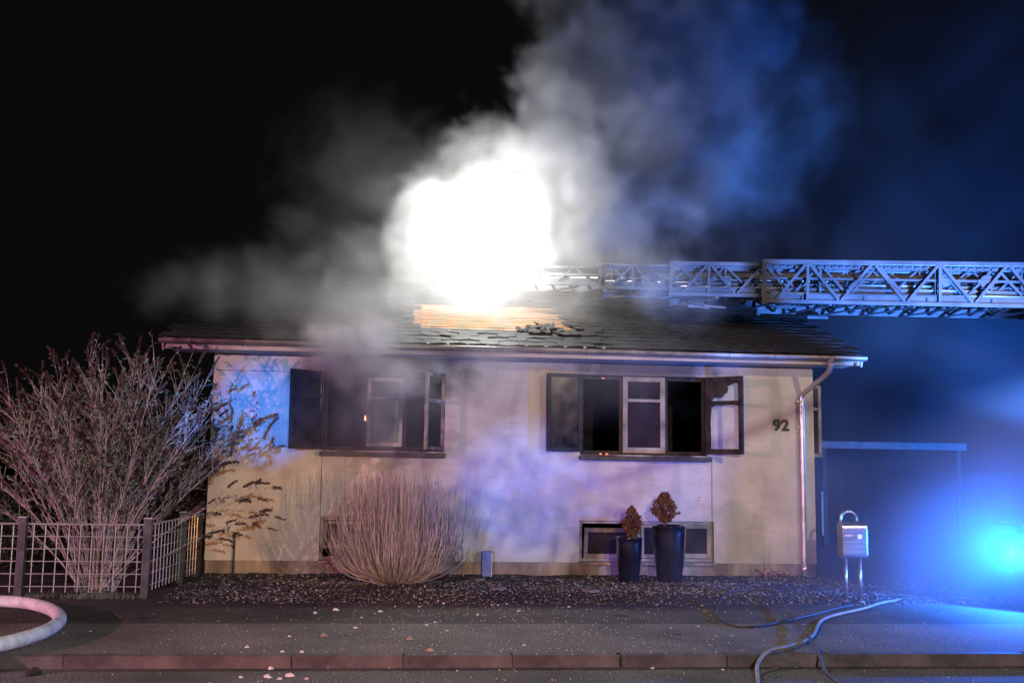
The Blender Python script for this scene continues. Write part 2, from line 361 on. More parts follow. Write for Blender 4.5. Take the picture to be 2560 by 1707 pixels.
while cnt < 15000:
    x = R(-4.6, 6.2); y = R(-2.75, -0.1)
    dens = 0.12 + 0.95*max(0, min(1, 0.55+1.3*mnoise.noise((x*0.7, y*1.5, 11)))) * (1.0 if y < -0.9 else 0.25)
    if x > 4.6: dens *= 0.4
    if R(0,1) > dens: continue
    s = random.choice((0.008,0.010,0.012,0.014,0.017,0.02))*R(0.8,1.2); a = R(0,6.28); ca, sa = math.cos(a)*s, math.sin(a)*s
    sx_, sz_ = R(0.8,1.5), R(0.5,0.9); h = bed_h(x,y)+s*0.3
    tx, ty = R(-.4,.4), R(-.4,.4)
    pb.add([(x+(px_*sx_)*ca-py_*sa, y+(px_*sx_)*sa+py_*ca, h+(pz_*sz_+px_*tx+py_*ty)*s) for px_,py_,pz_ in ICO], ICF)
    cnt += 1
o = pb.build('gravel', X['pebble']); tag(o, 'pale and dark pebbles scattered over the bed before the house', 'gravel', kind='stuff')

# ================================================================== HOUSE
WX0, WX1, WD, WT = -4.62, 4.46, 8.4, 3.24
house = thing('house', 'beige rendered single storey house number 92 with burning roof', 'house', (0,0,0))
OPEN = [(-3.02,-1.22,1.82,2.99), (0.82,2.79,1.82,3.02), (-3.0,-1.02,0.235,0.86), (0.82,2.87,0.235,0.84)]
def wall_with_holes(x0, x1, z0, z1, holes, y0, y1):
    m = MB()
    xsn = sorted({x0,x1,*[h[0] for h in holes],*[h[1] for h in holes]}); zsn = sorted({z0,z1,*[h[2] for h in holes],*[h[3] for h in holes]})
    solid = lambda a,b,c,d: not any(h[0]-1e-6<=a and b<=h[1]+1e-6 and h[2]-1e-6<=c and d<=h[3]+1e-6 for h in holes)
    for i in range(len(xsn)-1):
        for j in range(len(zsn)-1):
            a,b,c,d = xsn[i],xsn[i+1],zsn[j],zsn[j+1]
            if solid(a,b,c,d):
                m.add([(a,y0,c),(b,y0,c),(b,y0,d),(a,y0,d)],[(0,1,2,3)])
                m.add([(a,y1,c),(b,y1,c),(b,y1,d),(a,y1,d)],[(3,2,1,0)])
    for h in holes:
        a,b,c,d = h
        m.add([(a,y0,c),(a,y1,c),(a,y1,d),(a,y0,d)],[(0,3,2,1)])
        m.add([(b,y0,c),(b,y1,c),(b,y1,d),(b,y0,d)],[(0,1,2,3)])
        m.add([(a,y0,d),(b,y0,d),(b,y1,d),(a,y1,d)],[(0,3,2,1)])
        m.add([(a,y0,c),(b,y0,c),(b,y1,c),(a,y1,c)],[(0,1,2,3)])
    return m
wm = wall_with_holes(WX0, WX1, 0.225, WT, OPEN, 0.0, 0.24)
wm.box(WX0, WX0+0.24, 0.241, WD, 0.225, WT).box(WX1-0.24, WX1, 0.241, WD, 0.225, WT).box(WX0+0.241, WX1-0.241, WD-0.24, WD, 0.225, WT)
for sx0, xa in ((WX0, WX0+0.24), (WX1-0.24, WX1)):   # gables
    gz = WT; gm = WT+0.36*(WD/2+0.3)
    wm.add([(sx0,0.0,gz),(sx0,WD,gz),(sx0,WD/2,gm),(xa,0.0,gz),(xa,WD,gz),(xa,WD/2,gm)], [(0,1,2),(5,4,3),(0,2,5,3),(2,1,4,5),(1,0,3,4)])
wm.build('wall', X['wall'], house)
# seams of the infill panels
for xx, z0, z1 in ((-3.005,0.86,1.735),(2.845,0.84,1.735)):
    MB().box(xx-0.007, xx+0.007, -0.004, 0.01, z0, z1).build('panel_seam', X['plinth'], house)
MB().box(-4.6, -3.1, -0.003, 0.01, 2.955, 2.967).build('panel_seam', X['plinth'], house)
pm = MB()
pm.box(WX0+0.012, WX1-0.012, 0.012, 0.25, -0.3, 0.2249).box(WX0+0.012, WX0+0.25, 0.2501, WD-0.012, -0.3, 0.2249).box(WX1-0.25, WX1-0.012, 0.2501, WD-0.012, -0.3, 0.2249)
pm.build('plinth', X['plinth'], house)
# rooms
rm = MB()
rm.box(WX0+0.26, WX1-0.26, 0.3, 4.2, 1.10, 1.14)
rm.box(WX0+0.26, WX1-0.26, 0.3, 4.2, 3.16, 3.19)
rm.box(WX0+0.26, WX1-0.26, 4.2, 4.3, -0.2, 3.16)
rm.box(-0.4, -0.28, 0.25, 4.2, -0.2, 3.15)
rm.box(WX0+0.26, WX1-0.26, 0.3, 4.2, -0.25, -0.2)
rm.build('room_shell', X['interior'], house)

def sash(parent, w, h, hinge, ang, z, frame_mat, pane='full', transom=None, depth=0.05, bw=0.055, side=1, tilt=0, gm='glass_soot', name='sash'):
    """sash hinged at (x,y): built along +x*side from the hinge, then turned; panes are siblings under the window"""
    T = Matrix.Translation((hinge[0], hinge[1], z)) @ Matrix.Rotation(math.radians(ang), 4, 'Z') @ Matrix.Rotation(math.radians(tilt), 4, 'X')
    m = MB(); x0, x1 = (0, w) if side > 0 else (-w, 0)
    m.box(x0, x0+bw, -depth/2, depth/2, 0, h).box(x1-bw, x1, -depth/2, depth/2, 0, h)
    m.box(x0+bw, x1-bw, -depth/2+0.001, depth/2-0.001, 0, bw*1.15).box(x0+bw, x1-bw, -depth/2+0.001, depth/2-0.001, h-bw, h)
    if transom: m.box(x0+bw, x1-bw, -depth/2+0.001, depth/2-0.001, transom-0.024, transom+0.024)
    s = m.build(name, X[frame_mat], parent, bevel=0.004); s.matrix_local = T
    def pane_obj(za, zb, poly=None):
        p = MB()
        if poly: p.prism(poly, -0.003, 0.003)
        else: p.box(x0+bw, x1-bw, -0.003, 0.003, za, zb)
        q = p.build('pane', X[gm], parent); q.matrix_local = T; return q
    if pane == 'full':
        if transom:
            pane_obj(bw*1.15, transom-0.024); pane_obj(transom+0.024, h-bw)
        else: pane_obj(bw*1.15, h-bw)
    elif pane == 'shards':
        a, b = x0+bw, x1-bw; zt, z1 = transom+0.024, h-bw
        pane_obj(0,0,[(a,zt),(a+0.04,zt),(a+0.06,zt+0.05),(b-0.26,zt+0.06),(b-0.24,zt+0.1),(b-0.19,zt+0.12),(b-0.17,zt+0.2),(b-0.2,z1-0.08),(b-0.05,z1-0.03),(b,z1-0.05),(b,z1),(a,z1)])
        pane_obj(0,0,[(a,bw*1.15),(a+0.012,bw*1.15),(a+0.02,0.25),(a+0.008,0.5),(a+0.035,transom-0.07),(a+0.12,transom-0.035),(b-0.1,transom-0.04),(b,transom-0.06),(b,transom-0.024),(a,transom-0.024)])
    elif pane == 'lower':
        pane_obj(bw*1.15, transom-0.024)
    return s

def outer_frame(parent_name, x0, x1, z0, z1, y0, y1, fm, bw=0.06, mull=()):
    m = MB(); m.box(x0, x0+bw, y0, y1, z0, z1).box(x1-bw, x1, y0, y1, z0, z1)
    m.box(x0+bw, x1-bw, y0+0.001, y1-0.001, z0, z0+bw).box(x0+bw, x1-bw, y0+0.001, y1-0.001, z1-bw, z1)
    for xm in mull: m.box(xm-0.03, xm+0.03, y0+0.002, y1-0.002, z0+bw, z1-bw)
    return m.build(parent_name, X[fm], house, bevel=0.004)

# left main window
wl = outer_frame('window', -3.018, -1.222, 1.822, 2.988, 0.10, 0.17, 'char', mull=(-2.41,-1.82))
tag(wl, 'left burnt window with charred frame hidden in smoke')
sash(wl, 0.60, 1.15, (-3.0, 0.03), 43, 1.83, 'char', 'full', 0.78, side=-1, tilt=-1.5)
sash(wl, 0.53, 1.03, (-2.38, 0.125), 0, 1.885, 'sooty', 'full', 0.72)
sash(wl, 0.58, 1.12, (-1.235, 0.06), 62, 1.845, 'sooty', 'none', 0.72, side=-1, bw=0.045)
s = MB().box(-3.03, -1.20, -0.13, 0.10, 1.735, 1.80).build('sill', X['sill'], wl, bevel=0.008)
MB().box(-3.0, -1.23, -0.10, 0.10, 1.801, 1.819).build('sill_board', X['sooty'], wl)
# right main window
wr = outer_frame('window', 0.822, 2.788, 1.822, 3.018, 0.10, 0.17, 'char', mull=(1.47,2.16))
tag(wr, 'right burnt window with pale middle sash and two black open sashes')
sash(wr, 0.56, 1.17, (0.84, 0.0), 14, 1.855, 'char', 'full', None, side=-1, depth=0.045)
sash(wr, 0.655, 1.16, (1.487, 0.085), 0, 1.85, 'frame', 'full', 0.80, bw=0.075, gm='glass_dark')
sash(wr, 0.63, 1.17, (2.765, 0.02), -46, 1.85, 'char', 'shards', 0.78, bw=0.07)
MB().box(0.80, 2.82, -0.13, 0.10, 1.735, 1.80).build('sill', X['sill'], wr, bevel=0.008)
MB().box(0.83, 2.79, -0.11, 0.10, 1.801, 1.819).build('sill_board', X['sooty'], wr)
# basement windows
bl = outer_frame('window', -2.998, -1.022, 0.237, 0.858, 0.05, 0.12, 'frame', bw=0.05, mull=(-2.3,))
tag(bl, 'left basement window with a tilted sash behind the bare bush')
sash(bl, 0.62, 0.40, (-2.95, 0.02), 0, 0.40, 'frame', 'full', None, bw=0.045, tilt=-14, gm='glass_dark')
sash(bl, 1.18, 0.50, (-2.26, 0.085), 0, 0.30, 'frame', 'full', None, bw=0.045, gm='glass_dark')
MB().box(-3.01, -1.01, -0.05, 0.05, 0.19, 0.236).build('sill', X['sill_light'], bl, bevel=0.006)
br = outer_frame('window', 0.822, 2.868, 0.237, 0.838, 0.05, 0.12, 'frame', bw=0.045, mull=(1.72,2.2))
tag(br, 'right basement window with tilted left sash behind the pots')
sash(br, 0.78, 0.46, (0.89, 0.06), 0, 0.29, 'frame', 'full', None, bw=0.055, tilt=16, gm='glass_dark')
sash(br, 0.60, 0.50, (2.235, 0.07), 0, 0.29, 'frame', 'full', None, bw=0.06, gm='glass_dark')
sash(br, 0.40, 0.50, (1.76, 0.07), 0, 0.29, 'frame', 'full', None, bw=0.05, gm='glass_dark')
MB().box(0.80, 2.89, -0.06, 0.05, 0.19, 0.236).build('sill', X['sill_light'], br, bevel=0.006)
# side window sash, standing out from the gable wall
ws = MB().box(4.461, 4.475, 1.1, 1.5, 1.82, 3.05).box(4.461,4.475,1.501,1.9,1.82,1.87).box(4.461,4.475,1.501,1.9,3.0,3.05).build('window', X['frame'], house)
tag(ws, 'side window with a sash standing open past the corner')
sash(ws, 0.72, 1.22, (4.48, 1.5), 0, 1.84, 'frame', 'full', 0.82, gm='glass_dark')

# house number
def digit(ch, x, z, hgt):
    c = bpy.data.curves.new('t', 'FONT'); c.body = ch; c.size = hgt/0.70; c.extrude = 0.008; c.offset = 0.009
    t = bpy.data.objects.new('t', c); COL.objects.link(t)
    bpy.context.view_layer.update()
    me = bpy.data.meshes.new_from_object(t.evaluated_get(bpy.context.evaluated_depsgraph_get()))
    bpy.data.objects.remove(t)
    me.materials.clear(); me.materials.append(X['black'])
    o = link('house_number', me, house); o.location = (x, -0.010, z); o.rotation_euler = (math.pi/2, 0, 0)
    o.scale = (1.0, 1.0, 1.0); tag(o, 'black digit %s on the beige wall' % ch)
digit('9', 3.815, 2.232, 0.165); digit('2', 3.945, 2.232, 0.165)

# small drain pipe on the left of the wall
MB().tube([(-4.2,-0.03,-0.1),(-4.2,-0.03,0.62)], 0.016, 8).build('vent_pipe', X['cable'], house, smooth=True)

# ------------------------------------------------------------------ roof
EY, EZ, SL = -0.66, 3.345, 0.36       # eave line, slope
RX0, RX1 = -5.22, 4.98
RIDGE_Y = 4.2; RZ = EZ + SL*(RIDGE_Y-EY)
rz = lambda y: EZ + SL*(y-EY)
HX0, HX1, HY0, HY1 = -1.70, 0.72, 0.28, 2.3     # burnt-through opening
um = MB()
def slab(m, x0, x1, y0, y1, th=0.05, zoff=-0.03):
    z0, z1 = rz(y0)+zoff, rz(y1)+zoff
    m.add([(x0,y0,z0),(x1,y0,z0),(x1,y1,z1),(x0,y1,z1),(x0,y0,z0-th),(x1,y0,z0-th),(x1,y1,z1-th),(x0,y1,z1-th)],
          [(0,1,2,3),(7,6,5,4),(0,4,5,1),(1,5,6,2),(2,6,7,3),(3,7,4,0)])
slab(um, RX0, RX1, EY+0.02, HY0); slab(um, RX0, RX1, HY1, RIDGE_Y); slab(um, RX0, HX0, HY0+0.0005, HY1-0.0005); slab(um, HX1, RX1, HY0+0.0005, HY1-0.0005)
zr = RZ-0.03
um.add([(RX0,RIDGE_Y,zr),(RX1,RIDGE_Y,zr),(RX1,2*RIDGE_Y-EY,EZ-0.03),(RX0,2*RIDGE_Y-EY,EZ-0.03),(RX0,RIDGE_Y,zr-0.05),(RX1,RIDGE_Y,zr-0.05),(RX1,2*RIDGE_Y-EY,EZ-0.08),(RX0,2*RIDGE_Y-EY,EZ-0.08)],
       [(0,1,2,3),(7,6,5,4),(0,4,5,1),(1,5,6,2),(2,6,7,3),(3,7,4,0)])
roof = um.build('roof', X['underlay'], house)
tag(roof, 'dark slate roof burnt through to the battens in the middle')
# tiles
TW, TE = 0.283, 0.235                     # width, exposed depth along y
ca = math.atan(SL)
def tile_poly(wd=TW-0.008, ln=0.36, cut=0.06):
    hw = wd/2
    return [(-hw, cut*0.75), (-hw*0.55, 0.012), (0, 0), (hw*0.55, 0.012), (hw, cut*0.75), (hw, ln), (-hw, ln)]
def tile_mesh():
    m = MB(); p = tile_poly(); k = len(p); t = 0.009
    m.v += [(x,y,0) for x,y in p] + [(x,y,t) for x,y in p]
    m.f.append(tuple(range(k))[::-1]); m.f.append(tuple(range(k,2*k)))
    for i in range(k):
        j = (i+1) % k; m.f.append((i,j,k+j,k+i))
    return m
TM = tile_mesh(); tdata = TM.mesh('roof_tile', X['tile'])
tilt_up = 0.030
field = MB(); nt_ = 0
row = 0; y = EY - 0.03
while y < RIDGE_Y-0.12:
    off = (row % 2)*TW/2
    ncol = int((RX1-RX0)/TW)
    for c in range(ncol):
        x = RX0 + TW/2 + c*TW + off + (RX1-RX0-ncol*TW)/2 - TW/4
        jag = 0.32*mnoise.noise((row*1.7, x*0.5, 3))
        inh = HX0-0.02+jag < x < HX1+0.05+jag*2 and HY0-0.12 < y + 0.05 < HY1 - 0.2 + 0.3*mnoise.noise((x*2,1,9))
        if inh: continue
        damaged = (-1.5 < x < 1.2 and y < 0.6)
        rx = ca - tilt_up + R(-0.012,0.012) + (R(-0.05,0.06) if damaged else 0)
        rzz = R(-0.012,0.012) + (R(-0.07,0.07) if damaged else 0)
        zz = rz(y) + 0.014 + R(0,0.003) + (R(0,0.012) if damaged else 0)
        if row < 8:
            q = link('roof_tile', tdata, roof); q.location = (x, y, zz); q.rotation_euler = (rx, R(-.006,.006)+(R(-.04,.04) if damaged else 0), rzz); nt_ += 1
        else:
            Tm = Matrix.Translation((x,y,zz)) @ Matrix.Rotation(rzz,4,'Z') @ Matrix.Rotation(rx,4,'X')
            field.add([Tm @ Vector(p) for p in TM.v], TM.f)
    y += TE; row += 1
fo = field.build('roof_tile_field', X['tile'], roof); tag(fo, kind='stuff')
MB().tube([(RX0,RIDGE_Y,RZ+0.0),(RX1,RIDGE_Y,RZ+0.0)], 0.10, 10).build('ridge_cap', X['tile'], roof, smooth=True)
# back slope covering
bk = MB(); yb = 2*RIDGE_Y-EY
bk.add([(RX0,RIDGE_Y,RZ+0.01),(RX1,RIDGE_Y,RZ+0.01),(RX1,yb,EZ+0.01),(RX0,yb,EZ+0.01)], [(0,1,2,3)]); bk.build('rear_slope', X['tile'], roof)
# battens and rafters in the opening
y = HY0+0.02
while y < HY1:
    a = R(0,0.16); b = R(0,0.12)
    MB().bar((HX0-0.05+a*0.3, y, rz(y)-0.02), (HX1+0.05-b*0.3, y, rz(y)-0.02+R(-.008,.008)), 0.05, 0.032, up=(0,-SL,1)).build('batten', X['batten'], roof)
    y += 0.152
for xx in (-1.45,-0.85,-0.25,0.35):
    MB().bar((xx,HY0-0.1,rz(HY0-0.1)-0.14),(xx,HY1+0.1,rz(HY1+0.1)-0.14), 0.08, 0.16).build('rafter', X['batten'], roof)
MB().box(-3.2, 2.6, 0.4, 4.1, 3.2, 3.22).build('attic_floor', X['interior'], roof)
# torn felt and broken slates round the right end of the opening
for k, (bx, by, ln, wd, up) in enumerate(((0.18,0.12,0.34,0.30,0.10),(0.42,0.20,0.30,0.26,0.07),(0.62,0.02,0.36,0.22,0.05),(-0.05,0.22,0.2,0.2,0.05),(0.30,0.32,0.3,0.34,0.12))):
    m = MB(); nn = 6; vv = []
    for j in range(nn+1):
        for i in range(nn+1):
            u, v = i/nn-0.5, j/nn-0.5
            zz = rz(by+v*wd)+0.035+up*(0.4+abs(u)*0.9*(0.5+0.5*math.sin(k*2+v*4))+0.5*mnoise.noise((u*4+k,v*4,2)))
            vv.append((bx+u*ln+0.03*mnoise.noise((u*5,v*5,k)), by+v*wd+0.03*mnoise.noise((u*5,v*5,k+9)), zz))
    m.add(vv, [(j*(nn+1)+i, j*(nn+1)+i+1, (j+1)*(nn+1)+i+1, (j+1)*(nn+1)+i) for j in range(nn) for i in range(nn)])
    q = m.build('torn_felt' if k % 2 == 0 else 'broken_slate', X['tile'] if k % 2 else X['underlay'], roof)
    sd = q.modifiers.new('s','SOLIDIFY'); sd.thickness = 0.008
# clips of the lowest course
for c in range(int((1.4+1.5)/TW)):
    xx = -1.5 + c*TW
    MB().box(xx-0.02, xx+0.02, EY-0.045, EY-0.02, EZ+0.005, EZ+0.016).build('slate_clip', X['galv'], roof)
# eaves box
so = MB().box(RX0+0.04, RX1-0.04, EY+0.07, -0.003, 3.215, 3.232).build('soffit', X['board'], house)
fa = MB().box(RX0+0.03, RX1-0.03, EY+0.045, EY+0.068, 3.20, 3.33).build('fascia', X['board'], house)
for xv in (RX0+0.012, RX1-0.012):
    m = MB(); m.bar((xv, EY+0.02, rz(EY)-0.10), (xv, RIDGE_Y, RZ-0.10), 0.025, 0.15); m.build('barge_board', X['board'], house)
# gutter
gp = [(RX0-0.02+i*(RX1-RX0+0.04)/40, EY-0.035, 3.292-0.0015*i/4+0.004*math.sin(i*0.35)) for i in range(41)]
gm = MB(); base = 0; na = 9; gr = 0.062
for ring, rad in ((0,gr),(1,gr-0.006)):
    for p in gp:
        for j in range(na):
            a = math.pi + math.pi*j/(na-1)
            gm.v.append((p[0], p[1]+rad*math.cos(a), p[2]+0.03+rad*math.sin(a)))
K = len(gp)*na
for i in range(len(gp)-1):
    for j in range(na-1):
        q = i*na+j; gm.f.append((q,q+1,q+na+1,q+na)); gm.f.append((K+q,K+q+na,K+q+na+1,K+q+1))
    for j in (0, na-1):
        q = i*na+j; gm.f.append((q,q+na,K+q+na,K+q))
gut = gm.build('gutter', X['zinc'], house, smooth=True)
bead = MB().tube([(p[0],p[1]-gr,p[2]+0.032) for p in gp], 0.009, 6).build('rolled_edge', X['zinc'], gut, smooth=True)
for p in (gp[0], gp[-1]):
    MB().prism([(p[0]-0.003,0),(p[0]+0.003,0),(p[0]+0.003,0.001),(p[0]-0.003,0.001)], 0,0.001) if False else None
    m = MB(); pts = [(p[0], p[1]+gr*math.cos(math.pi+math.pi*j/8), p[2]+0.03+gr*math.sin(math.pi+math.pi*j/8)) for j in range(9)]
    m.add([(q[0]-0.004,q[1],q[2]) for q in pts]+[(q[0]+0.004,q[1],q[2]) for q in pts], [tuple(range(9)), tuple(range(9,18))[::-1]]+[(j,j+9,j+10,j+1) for j in range(8)])
    m.build('end_cap', X['zinc'], gut)
for xx in (RX0+0.09, RX1-0.12):
    MB().box(xx, xx+0.06, EY-0.02, EY+0.04, 3.19, 3.225).build('end_bracket', X['frame'], gut)
x = RX0+0.42
while x < RX1:
    pts = [(x, EY-0.035+(gr+0.005)*math.cos(math.pi+math.pi*j/8), 3.312+(gr+0.005)*math.sin(math.pi+math.pi*j/8)) for j in range(9)]
    MB().tube(pts, 0.007, 5).build('bracket', X['zinc'], gut, smooth=True); x += 0.70
# downpipe
dp = smooth_path([(4.46,EY-0.035,3.26),(4.46,EY-0.02,3.17),(4.44,EY+0.08,3.06),(4.30,-0.17,2.84),(4.255,-0.075,2.76),(4.245,-0.07,2.6)], 6) + [Vector((4.245,-0.07,z)) for z in (2.0,1.2,0.6,0.12,-0.02)]
dpo = MB().tube(dp, 0.040, 14).build('downpipe', X['pipe'], house, smooth=True)
MB().lathe([(0.042,0.0),(0.05,0.03),(0.072,0.09),(0.075,0.11)], (4.46,EY-0.035,3.205), 14).build('outlet', X['pipe'], dpo, smooth=True)
for z in (2.27, 0.86, 2.66):
    MB().lathe([(0.0435,0),(0.047,0.004),(0.047,0.026),(0.0435,0.03)], (4.245,-0.07,z), 14).bar((4.19,-0.07,z+0.015),(4.19,0.0,z+0.015),0.02,0.02).bar((4.19,-0.07,z+0.015),(4.21,-0.07,z+0.015),0.012,0.02).build('pipe_clip', X['pipe'], dpo, smooth=False)
MB().lathe([(0.043,0),(0.048,0.005),(0.048,0.10),(0.043,0.105)], (4.245,-0.07,0.10), 14).build('pipe_joint', X['pipe'], dpo, smooth=True)

# flames and embers
def flame(loc, h, r, label, m='flame'):
    f = MB().lathe([(r*0.3,0),(r,h*0.2),(r*0.8,h*0.5),(r*0.35,h*0.8),(0.001,h)], (0,0,0), 8)
    f.v = [(x+0.25*r*math.sin(z/h*5), y, z) for x,y,z in f.v]
    q = f.build('flame' if m == 'flame' else 'ember', X[m], smooth=True); q.location = loc
    tag(q, label, 'flame' if m == 'flame' else 'ember', None if m == 'flame' else 'embers in the right window')
flame((-2.40, 0.06, 2.26), 0.09, 0.012, 'small orange flame on the frame of the left window')
flame((1.14, 0.05, 1.82), 0.025, 0.018, 'left glowing ember on the right window sill', 'ember')
flame((1.235, 0.05, 1.82), 0.022, 0.024, 'right glowing ember on the right window sill', 'ember')
flame((1.18, 0.12, 2.975), 0.018, 0.035, 'glowing ember under the head of the right window', 'ember')

# ================================================================== FENCE
fence = thing('fence', 'low wire mesh garden fence with grey steel posts before the shrub', 'fence', (-4.86,-2.2,0))
def fpost(x, y, h=0.93, m='post'):
    p = MB().box(x-0.045,x+0.045,y-0.04,y+0.04,-0.1,h).build('post', X[m], fence, bevel=0.006); p.location = (4.86,2.2,0)
    c = MB().box(x-0.05,x+0.05,y-0.045,y+0.045,h+0.0005,h+0.018).build('post_cap', X['galv'], p, bevel=0.004)
def panel(a, b, n, z0=0.10, z1=0.86):
    a = Vector((a[0],a[1],0)); b = Vector((b[0],b[1],0)); m = MB()
    m.tube([a+Vector((0,0,z1)), b+Vector((0,0,z1))], 0.012, 6)
    nr = 5
    for k in range(nr):
        z = z0+0.02 + (z1-z0-0.02)*k/nr
        m.tube([a+Vector((0,0,z)), b+Vector((0,0,z))], 0.0068, 5)
    for k in range(n):
        p = a.lerp(b, (k+0.5)/n)
        m.tube([p+Vector((0.007,0.008,z0-0.05)), p+Vector((0.007,0.008,z1))], 0.0068, 5)
    q = m.build('mesh_panel', X['galv'], fence); q.location = (4.86,2.2,0)
for p in ((-9.27,-2.2),(-7.8,-2.2),(-6.33,-2.2),(-4.86,-2.2),(-4.78,-0.72)): fpost(*p)
fpost(-4.70, -0.06, 0.95, 'char')
panel((-9.27,-2.2),(-7.8,-2.2),10); panel((-7.75,-2.2),(-6.38,-2.2),10); panel((-6.28,-2.2),(-4.91,-2.2),10)
panel((-4.86,-2.15),(-4.78,-0.77),10); panel((-4.775,-0.67),(-4.71,-0.1),5)

# ================================================================== SHRUBS
def curve_pts(base, d, ln, bend, n=6, wob=0.03):
    p = Vector(base); d = Vector(d).normalized(); out = [p.copy()]
    for i in range(n):
        d = (d + Vector(bend)*(1.0/n) + Vector((R(-wob,wob),R(-wob,wob),R(-wob,wob)))).normalized()
        p = p + d*(ln/n); out.append(p.copy())
    return out
def buddleja():
    root = thing('butterfly_bush', 'tall arching shrub with dry flower spikes behind the wire fence', 'shrub', (-5.62,-1.55,0))
    st = MB(); lf = MB(); fl = MB()
    def leaf(p, d, s):
        d = Vector(d).normalized(); sd = d.cross(Vector((R(-1,1),R(-1,1),R(-1,1))))
        if sd.length < 1e-3: return
        sd.normalize(); nrm = sd.cross(d)*s*0.12
        lf.add([p, p+d*s*0.45+sd*s*0.19+nrm, p+d*s, p+d*s*0.45-sd*s*0.19+nrm], [(0,1,2,3)])
    def spike(p, d, s):
        d = Vector(d).normalized(); pts = []; rs = []
        n = 7
        for i in range(n+1):
            t = i/n; pts.append(p + d*s*t + Vector((0,0,-0.35*s*t*t*R(0.2,1)))); rs.append(0.015*s/0.25*(0.35+0.65*math.sin(min(1,t*1.35+0.25)*math.pi*0.85))*R(0.8,1.25)+0.004)
        fl.tube(pts, rs, 6)
        for _ in range(26):
            t = R(0,0.95); q = p + d*s*t + Vector((0,0,-0.2*s*t*t)); o = Vector((R(-1,1),R(-1,1),R(-1,1))).normalized()
            e = o.cross(d).normalized()*0.012
            fl.add([q+o*0.012-e, q+o*0.012+e, q+o*(0.028+0.02*(1-t))+d*0.01], [(0,1,2)])
    for k in range(100):
        a = R(0, 6.283); sp = abs(random.gauss(0,1))*0.22+0.08
        out = Vector((math.cos(a)*1.15, math.sin(a)*0.8, 0))
        base = Vector((math.cos(a)*R(0.02,0.26), math.sin(a)*R(0.02,0.2), -0.02))
        reach = R(0.12,1.0)**1.2
        if out.x > 0: reach *= 0.78
        d = Vector((out.x*reach*0.58, out.y*reach*0.5, 1.0))
        ln = R(1.9,3.15)*(1.0-0.12*reach)
        pts = curve_pts(base, d, ln, (out.x*reach*0.42, out.y*reach*0.4, -0.05-0.3*reach), 9, 0.035)
        r0 = R(0.008,0.017)
        st.tube(pts, [r0*(1-0.78*i/9) for i in range(10)], 5, cap=False)
        spike(pts[-1], pts[-1]-pts[-2]+Vector((R(-.3,.3),R(-.3,.3),R(-.1,.2))), R(0.16,0.30))
        for i in range(4, 10):
            for _ in range(random.choice((1,2,3,3))):
                if i < 5 and R(0,1) < 0.5: continue
                b = pts[i-1].lerp(pts[i], R(0,1)); dd = (pts[i]-pts[i-1]).normalized()
                sd = Vector((R(-1,1),R(-1,1),R(-0.1,1.0))).normalized()
                sub = curve_pts(b, dd*1.0+sd*0.8, R(0.2,0.55), (0,0,-0.1), 4, 0.08)
                st.tube(sub, [0.0055*(1-0.6*j/4) for j in range(5)], 4, cap=False)
                if R(0,1) < 0.55: spike(sub[-1], sub[-1]-sub[-2], R(0.08,0.2))
                for j in range(1,5):
                    for _ in range(random.choice((1,2,2))):
                        leaf(sub[j]+Vector((R(-.02,.02),R(-.02,.02),R(-.02,.02))), (sub[j]-sub[j-1]).normalized()*0.6+Vector((R(-1,1),R(-1,1),R(-1.1,0.5))), R(0.035,0.085))
            for _ in range(1):
                b = pts[i-1].lerp(pts[i], R(0,1)); leaf(b, Vector((R(-1,1),R(-1,1),R(-1,0.5))), R(0.03,0.08))
    # low arching branches that reach in front of the wall
    for (dx, dz, ln) in ((1.0,0.62,1.95),(0.9,0.95,2.1),(0.72,1.3,2.2)):
        pts = curve_pts((0.15,R(-.3,.1),0.05), (dx,-0.05,dz), ln, (0.1,0,0.05-0.25*dz), 9, 0.05)
        st.tube(pts, [0.011*(1-0.75*i/9) for i in range(10)], 5, cap=False)
        spike(pts[-1], pts[-1]-pts[-2], 0.26)
        for i in range(5,10):
            for _ in range(2):
                sub = curve_pts(pts[i], (pts[i]-pts[i-1]).normalized()+Vector((R(-.4,.6),R(-.6,.6),R(-.6,.8))), R(0.15,0.4), (0,0,-0.1), 4, 0.08)
                st.tube(sub, [0.005*(1-0.6*j/4) for j in range(5)], 4, cap=False); spike(sub[-1], sub[-1]-sub[-2], R(0.08,0.2))
                for j in range(1,5):
                    for _ in range(2): leaf(sub[j], Vector((R(-1,1),R(-1,1),R(-1,0.6))), R(0.03,0.07))
    st.build('stems', X['cane'], root, smooth=True)
    q = lf.build('leaves', X['leaf'], root); q['kind'] = 'stuff'
    q = fl.build('flower_spikes', X['panicle'], root); q['kind'] = 'stuff'
buddleja()

